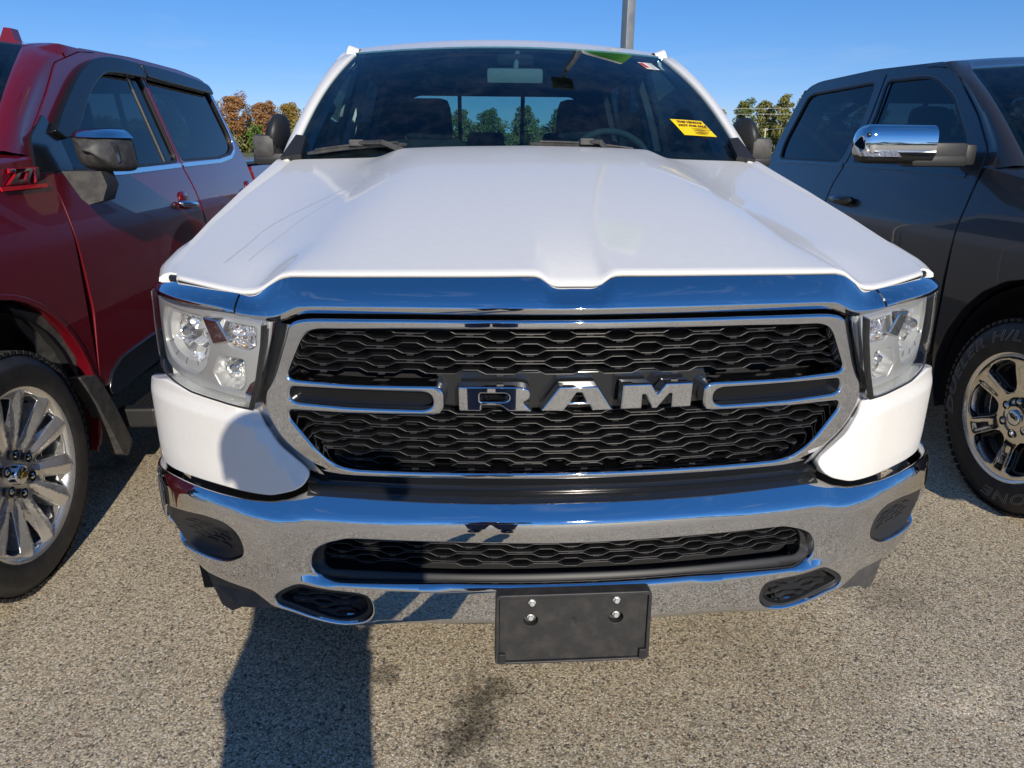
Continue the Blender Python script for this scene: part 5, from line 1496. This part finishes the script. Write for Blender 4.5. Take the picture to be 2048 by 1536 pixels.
def tree(x, y, h, wd, leaf, label, bark='bark', n=1500, size=.42, low=.32, name='broadleaf_tree', dens=1., group='trees at the edge of the field'):
    r = empty(name, (x, y, 0), label, 'tree', group)
    lean = (random.uniform(-.05, .05), random.uniform(-.05, .05))
    mb = MB(); tr = h*.018+.05
    P = lambda t: Vector((x+lean[0]*h*t+.12*math.sin(t*5+x), y+lean[1]*h*t, h*t))
    mb.tube([P(t) for t in np.linspace(0, .86, 8)], [tr*(1-.8*t) for t in np.linspace(0, .86, 8)], 7)
    cs, rs = [], []
    for k in range(22):
        t = low+(.98-low)*(k+.5)/22; a = k*2.4+random.uniform(-.5, .5)
        prof = math.sin(math.pi*(.12+.8*(t-low)/(1-low)))**.7
        rd = wd*.5*prof*random.uniform(.55, 1.05)
        e = P(t)+Vector((math.cos(a)*rd, math.sin(a)*rd, h*random.uniform(.0, .06)))
        s = P(max(.12, t-.14))
        mb.tube([s, (s+e)/2+Vector((0, 0, .15)), e], [tr*.42*(1-.5*t), tr*.28, tr*.1], 5)
        cs.append(tuple(e)); rs.append(wd*.19*random.uniform(.6, 1.35))
        if random.random() < .75:
            q = (s+e)/2+Vector((random.uniform(-.3, .3), random.uniform(-.3, .3), random.uniform(.0, .5))); cs.append(tuple(q)); rs.append(wd*.18*random.uniform(.6, 1.3))
    cs.append(tuple(P(.95))); rs.append(wd*.16)
    mb.build('trunk', bark, r, True)
    V, F = leaf_cloud(np.array(cs), np.array(rs), int(n*dens), size)
    mobj('crown', V, F, leaf, r)
    return r
CAMX, CAMY = -.217, -1.306
def at(az, dist): return CAMX+dist*math.sin(R(az)), CAMY+dist*math.cos(R(az))
# azimuths in degrees from the +y axis; the row stands about 150 m away
TREES = [
 (-20.5, 152, 9.2, 5.2, 'leaf_green', 'dark green tree at the left end of the far row, behind the red truck'),
 (-18.6, 150, 8.4, 4.6, 'leaf_gold', 'golden brown tree just right of the red cab, left of the tall oak'),
 (-17.6, 156, 8.2, 3.6, 'leaf_bare', 'thin half-bare tree between the golden tree and the tall oak'),
 (-16.4, 149, 9.0, 5.6, 'leaf_oak', 'tallest rusty orange oak in the gap left of the white truck'),
 (-15.2, 155, 8.0, 4.2, 'leaf_bare', 'sparse bare-topped tree right of the tall oak'),
 (-14.0, 151, 8.2, 4.6, 'leaf_oak', 'orange oak behind the left door mirror of the white truck'),
 (-12.4, 150, 8.0, 4.8, 'leaf_gold', 'golden tree hidden behind the left windshield pillar'),
 (-10.5, 153, 8.6, 5.0, 'leaf_green', 'green tree behind the passenger seat of the white truck'),
 (-8.3, 148, 8.8, 4.4, 'leaf_olive', 'olive tree seen left of the headrest through the white cab'),
 (-5.6, 150, 8.6, 5.0, 'leaf_olive', 'loose olive tree filling the left pane of the back window'),
 (-2.4, 149, 8.4, 3.6, 'leaf_oak', 'dark round tree at the left of the middle back window pane'),
 (-.2, 151, 7.4, 4.6, 'leaf_olive', 'broad olive tree in the middle of the back window'),
 (2.0, 150, 7.4, 4.6, 'leaf_green', 'green tree at the right of the middle back window pane'),
 (4.6, 152, 8.0, 5.0, 'leaf_olive', 'olive tree behind the driver seat of the white truck'),
 (7.4, 150, 7.6, 4.6, 'leaf_green', 'green tree behind the steering wheel of the white truck'),
 (10.2, 151, 7.8, 4.6, 'leaf_green', 'green tree seen through the driver side window of the white truck'),
 (13.2, 149, 7.6, 5.0, 'leaf_olive', 'olive tree hidden behind the yellow sticker'),
 (16.3, 150, 7.4, 4.6, 'leaf_gold', 'low yellowish tree just right of the right windshield pillar'),
 (18.8, 152, 7.6, 4.2, 'leaf_olive', 'short olive tree above the right door mirror of the white truck'),
 (20.6, 150, 8.8, 4.4, 'leaf_green', 'dark green pointed tree left of the birches in the right gap'),
 (21.9, 151, 8.8, 4.2, 'leaf_olive', 'tall olive tree behind the utility pole on the right'),
 (23.2, 149, 9.4, 4.6, 'leaf_olive', 'broad olive birch with pale trunks beside the dark truck'),
 (24.6, 150, 9.8, 4.8, 'leaf_olive', 'highest olive tree, touching the dark truck window frame'),
 (26.4, 152, 10.0, 5.0, 'leaf_green', 'green tree behind the rear window of the dark truck'),
 (28.8, 150, 10.0, 5.4, 'leaf_olive', 'olive tree behind the front window of the dark truck'),
]
for az, ds, h, wd, lf, lb in TREES:
    x, y = at(az, ds)
    birch = lf == 'leaf_olive' and az > 20
    tree(x, y, h*1.06, wd, lf, lb, 'birch_bark' if birch or 'oak in' in lb else 'bark', n=1800 if lf == 'leaf_bare' else 5200, size=.30 if lf == 'leaf_bare' else .36, low=.22 if lf in ('leaf_green', 'leaf_olive') else .34)
for az, ds, h, wd, lb in ((-17.9, 146, 4.2, 3.6, 'bright green young tree beside the leaning pole on the left'), (-14.9, 146, 4.4, 3.4, 'bright green young tree left of the black door mirror'), (22.0, 145, 3.4, 2.6, 'bright green bush at the foot of the right utility pole')):
    x, y = at(az, ds); tree(x, y, h, wd, 'leaf_fresh', lb, n=1100, size=.36, low=.08, name='young_tree', group='young trees in front of the far row')
# brush and tall grass below the trees, and the wood all round the lot
def mass(name, pts, n, size, m, label, zs=1.):
    P = np.array(pts); V, F = leaf_cloud(P[:, :3], P[:, 3], n, size)
    V[:, 2] = np.abs(V[:, 2])
    o = mobj(name, V, F, m); tag(o, label, 'undergrowth', None, 'stuff'); return o
pts = []
for az in np.arange(-26, 34, .16):
    x, y = at(az, 149+random.uniform(-2, 8)); pts.append((x, y, random.uniform(.4, 5.0), random.uniform(.9, 1.8)))
mass('brush', pts, 45000, .50, 'leaf_olive', 'olive brush below the far trees', 1.)
pts = []
for az in np.arange(-26, 34, .4):
    x, y = at(az, 141+random.uniform(-4, 4)); pts.append((x, y, .35, random.uniform(.5, 1.1)))
pts = []
for az in np.arange(-27, 35, .12):
    x, y = at(az, 167+random.uniform(-4, 4)); pts.append((x, y, random.uniform(.8, 5.6), random.uniform(1.0, 1.9)))
leaf_mat('leaf_mixed', (.13, .135, .045), (.26, .20, .085), .25)
mass('far_wood', pts, 42000, .50, 'leaf_mixed', 'olive and brown wood behind the row of trees')
leaf_mat('leaf_straw', (.26, .22, .06), (.20, .15, .05))
mass('tall_grass', pts, 9000, .34, 'leaf_straw', 'yellow tall grass in front of the brush')
pts = []
for az in np.concatenate([np.arange(34, 334, .8)]):
    d = random.uniform(85, 110); x, y = at(az, d); pts.append((x, y, random.uniform(1.5, 5.5), random.uniform(1.6, 2.8)))
mass('wood', pts, 26000, 1.1, 'leaf_green', 'distant wood all round the parking lot')

# poles -----------------------------------------------------------
mat('galvanised', (.33, .34, .34), .42, .7); vary_rough(MATS['galvanised'], 8, .35, .55)
mat('concrete', (.38, .36, .33), .85); mat('pole_wood', (.50, .44, .34), .85); mat('insulator', (.6, .6, .58), .4)
lp = empty('lamp_post', (1.90, 8.7, 0), 'square grey metal lamp post rising behind the white truck', 'lamp post')
mb = MB(); Rp = Matrix.Rotation(R(24), 3, 'Z')
mb.box((1.90, 8.7, LAMP_H/2+.35 if 'LAMP_H' in globals() else 4.6), (.125, .125, LAMP_H-.7 if 'LAMP_H' in globals() else 8.5), Rp, bev=.012); mb.build('post', 'galvanised', lp, ang=40)
mb = MB(); mb.lathe([(.26, 0), (.26, .7), (.24, .73), (.01, .73)], 24, Matrix.Translation((1.90, 8.7, 0))); mb.build('footing', 'concrete', lp, True, ang=40)
mb = MB(); mb.tube([(1.90, 8.7, 8.7), (1.80, 8.0, 8.85), (1.74, 7.6, 8.85)], .04, 8); mb.build('arm', 'galvanised', lp, True)
mb = MB(); mb.box((1.72, 7.30, 8.85), (.50, .95, .20), bev=.03); mb.build('lamp_head', 'dull_black', lp)
# green flag on the post, out of the picture but mirrored in the windshield
mat('flag_green', (.05, .30, .02), .6); mat('flag_white', (.7, .7, .68), .6)
fl = empty('flag', (1.97, 8.6, 0), 'green flag flying from the lamp post, seen mirrored in the windshield', 'flag')
def flag_rows(v0, v1):
    return [[(1.99+.75*u, 8.62-.25*u+.10*math.sin(5*u+v), 6.35+.8*v-.25*u+.05*math.sin(7*u)) for u in np.linspace(0, 1, 17)] for v in np.linspace(v0, v1, 9)]
loft('cloth', flag_rows(0, .86), 'flag_green', fl); loft('stripe', flag_rows(.86, 1.), 'flag_white', fl)
def pole(az, ds, h, lean, label, arms=True):
    x, y = at(az, ds); r = empty('utility_pole', (x, y, 0), label, 'utility pole', 'utility poles along the field')
    mb = MB(); mb.tube([(x, y, 0), (x+lean*h, y, h)], [.17, .13], 8); mb.build('post', 'pole_wood', r, True)
    if arms:
        MB().box((x+lean*h, y, h-.35), (.8, .1, .1)).build('crossarm', 'pole_wood', r)
        for k in (-.32, .0, .32): MB().lathe([(.01, .24), (.05, .2), (.06, .1), (.04, 0)], 8, Matrix.Translation((x+lean*h+k, y, h-.32))).build('insulator', 'insulator', r)
    return (x+lean*h, y, h)
pole(-16.75, 138, 4.0, -.06, 'pale leaning pole in front of the orange oaks', False)
a = pole(22.05, 139, 4.6, .02, 'pale utility pole in front of the birches on the right')
b1_ = pole(14.6, 128, 7.6, 0, 'tall utility pole hidden behind the right windshield pillar')
b2_ = pole(34.0, 128, 7.8, 0, 'tall utility pole hidden behind the dark truck')
for dz, (p, q) in ((-.2, (b1_, b2_)), (-1.05, (b1_, b2_)), (-.3, (a, b2_))):
    pts = []
    for t in np.linspace(0, 1, 13):
        v = Vector(p)*(1-t)+Vector(q)*t; pts.append(v+Vector((0, 0, dz-.5*4*t*(1-t)*.6)))
    o = MB().tube(pts, .028, 5).build('power_line', 'insulator'); tag(o, {-.2: 'uppermost thin pale power line in front of the right-hand trees', -1.05: 'middle thin pale power line in front of the right-hand trees', -.3: 'lowest power line, tied to the pale utility pole'}[dz], 'cable', 'power lines over the field')
# ------------------------------------------------------------------ the photographer, whose shadow falls on the truck
mat('jacket', (.03, .035, .05), .8); mat('jeans', (.05, .07, .12), .85); mat('skin', (.55, .33, .24), .5); mat('hair', (.05, .035, .025), .6); mat('shoe', (.03, .03, .03), .6)
def skin(name, joints, edges, m, parent=None, root=0, sub=2):
    me = bpy.data.meshes.new(name); me.from_pydata([j[:3] for j in joints], edges, [])
    o = bpy.data.objects.new(name, me); COL.objects.link(o)
    o.modifiers.new('skin', 'SKIN'); s = o.modifiers.new('sub', 'SUBSURF'); s.levels = s.render_levels = sub
    for i, j in enumerate(joints):
        v = me.skin_vertices[0].data[i]; v.radius = (j[3], j[4] if len(j) > 4 else j[3]); v.use_root = i == root
    dg = bpy.context.evaluated_depsgraph_get(); dg.update()
    e = bpy.data.meshes.new_from_object(o.evaluated_get(dg)); e.name = name
    bpy.data.objects.remove(o); bpy.data.meshes.remove(me)
    e.materials.clear(); e.materials.append(MATS[m]); e.polygons.foreach_set('use_smooth', [True]*len(e.polygons))
    o = bpy.data.objects.new(name, e); COL.objects.link(o)
    if parent is not None:
        o.parent = parent; o.matrix_parent_inverse = Matrix.Translation(parent_world(parent)).inverted()
    return o
PX, PYY = -.335, -1.66
per = empty('person', (PX, PYY, 0), 'person in a dark jacket and jeans holding a phone up to photograph the truck', 'person')
hL, hR = Vector((-.315, -1.345, 1.425)), Vector((-.125, -1.345, 1.425))
J = [(PX, PYY, .95, .155, .11), (PX, PYY+.01, 1.12, .145, .105), (PX, PYY+.01, 1.28, .165, .11), (PX, PYY, 1.39, .10, .08), (PX-.01, PYY+.02, 1.455, .055), (PX-.01, PYY+.035, 1.54, .075, .09), (PX-.01, PYY+.035, 1.60, .062, .075),
     (PX-.175, PYY, 1.335, .06), (PX-.24, PYY+.10, 1.13, .048), (hL.x-.03, hL.y-.05, 1.37, .030),
     (PX+.175, PYY, 1.335, .06), (PX+.24, PYY+.10, 1.13, .048), (hR.x+.03, hR.y-.05, 1.37, .030),
     (PX-.095, PYY, .86, .095), (PX-.10, PYY+.02, .47, .068), (PX-.11, PYY-.02, .09, .048), (PX-.12, PYY+.13, .045, .042),
     (PX+.095, PYY, .86, .095), (PX+.10, PYY+.02, .47, .068), (PX+.11, PYY-.02, .09, .048), (PX+.12, PYY+.13, .045, .042)]
E_ = [(0, 1), (1, 2), (2, 3), (3, 4), (4, 5), (5, 6), (2, 7), (7, 8), (8, 9), (2, 10), (10, 11), (11, 12), (0, 13), (13, 14), (14, 15), (15, 16), (0, 17), (17, 18), (18, 19), (19, 20)]
body = skin('body', J, E_, 'skin', per)
def scaled(name, ids, edges, grow, m, extra=()):
    jj = [tuple(J[i][:3])+tuple(r+grow for r in J[i][3:]) for i in ids]; mp = {i: k for k, i in enumerate(ids)}
    return skin(name, jj, [(mp[a], mp[b]) for a, b in edges], m, body)
scaled('jacket', [0, 1, 2, 3, 7, 8, 9, 10, 11, 12], [(0, 1), (1, 2), (2, 3), (2, 7), (7, 8), (8, 9), (2, 10), (10, 11), (11, 12)], .016, 'jacket')
scaled('trousers', [0, 13, 14, 15, 17, 18, 19], [(0, 13), (13, 14), (14, 15), (0, 17), (17, 18), (18, 19)], .014, 'jeans')
for a, b in ((15, 16), (19, 20)): skin('shoe', [tuple(J[a][:3])+(.052,), tuple(J[b][:3])+(.05, .04)], [(0, 1)], 'shoe', body)
MB().sphere((PX-.01, PYY+.015, 1.60), .098, 20, 12, (.92, 1.06, .85)).build('hair', 'hair', body, True)
MB().sphere((PX-.01, PYY+.135, 1.545), .014, 8, 6, (1, 1.3, 1.3)).build('nose', 'skin', body, True)
for sx in (-1, 1):
    MB().sphere((PX-.01+sx*.03, PYY+.118, 1.565), .011, 8, 6).build('eye', 'dull_black', body, True)
    MB().sphere((PX-.01+sx*.082, PYY+.03, 1.55), .02, 8, 6, (.5, 1, 1.5)).build('ear', 'skin', body, True)
MB().box((PX-.01, PYY+.122, 1.508), (.045, .012, .008), bev=.003).build('mouth', 'sticker_red', body)
for h, s in ((hL, 1), (hR, -1)):
    jj = [(h.x-s*.03, h.y-.05, 1.37, .026), (h.x-s*.012, h.y-.035, 1.405, .030, .016)]; ee = [(0, 1)]
    for k in range(4):
        b = len(jj); z = 1.395+.019*k; ln = (.055, .066, .068, .06)[k]
        jj += [(h.x-s*.012, h.y-.012, z, .009), (h.x+s*.012, h.y+.022, z, .0085), (h.x+s*(ln-.02), h.y+.026, z+.002, .007)]
        ee += [(1, b), (b, b+1), (b+1, b+2)]
    b = len(jj); jj += [(h.x+s*.005, h.y-.04, 1.40, .011), (h.x+s*.035, h.y-.030, 1.425, .010), (h.x+s*.045, h.y-.022, 1.445, .008)]; ee += [(1, b), (b, b+1), (b+1, b+2)]
    skin('hand', jj, ee, 'skin', body, 0, 1)
ph = MB(); ph.box((-.220, -1.347, 1.425), (.165, .009, .078), bev=.004); ph = ph.build('phone', 'gloss_black'); tag(ph, 'black phone held sideways by the person', 'phone')
for dx in (0, .018): MB().lathe([(.0005, .002), (.006, .002), (.007, 0)], 12, Matrix.Translation((-.217-dx*0, -1.3415, 1.4534-dx)) @ Matrix.Rotation(R(-90), 4, 'X')).build('camera_lens', 'gloss_black', ph)
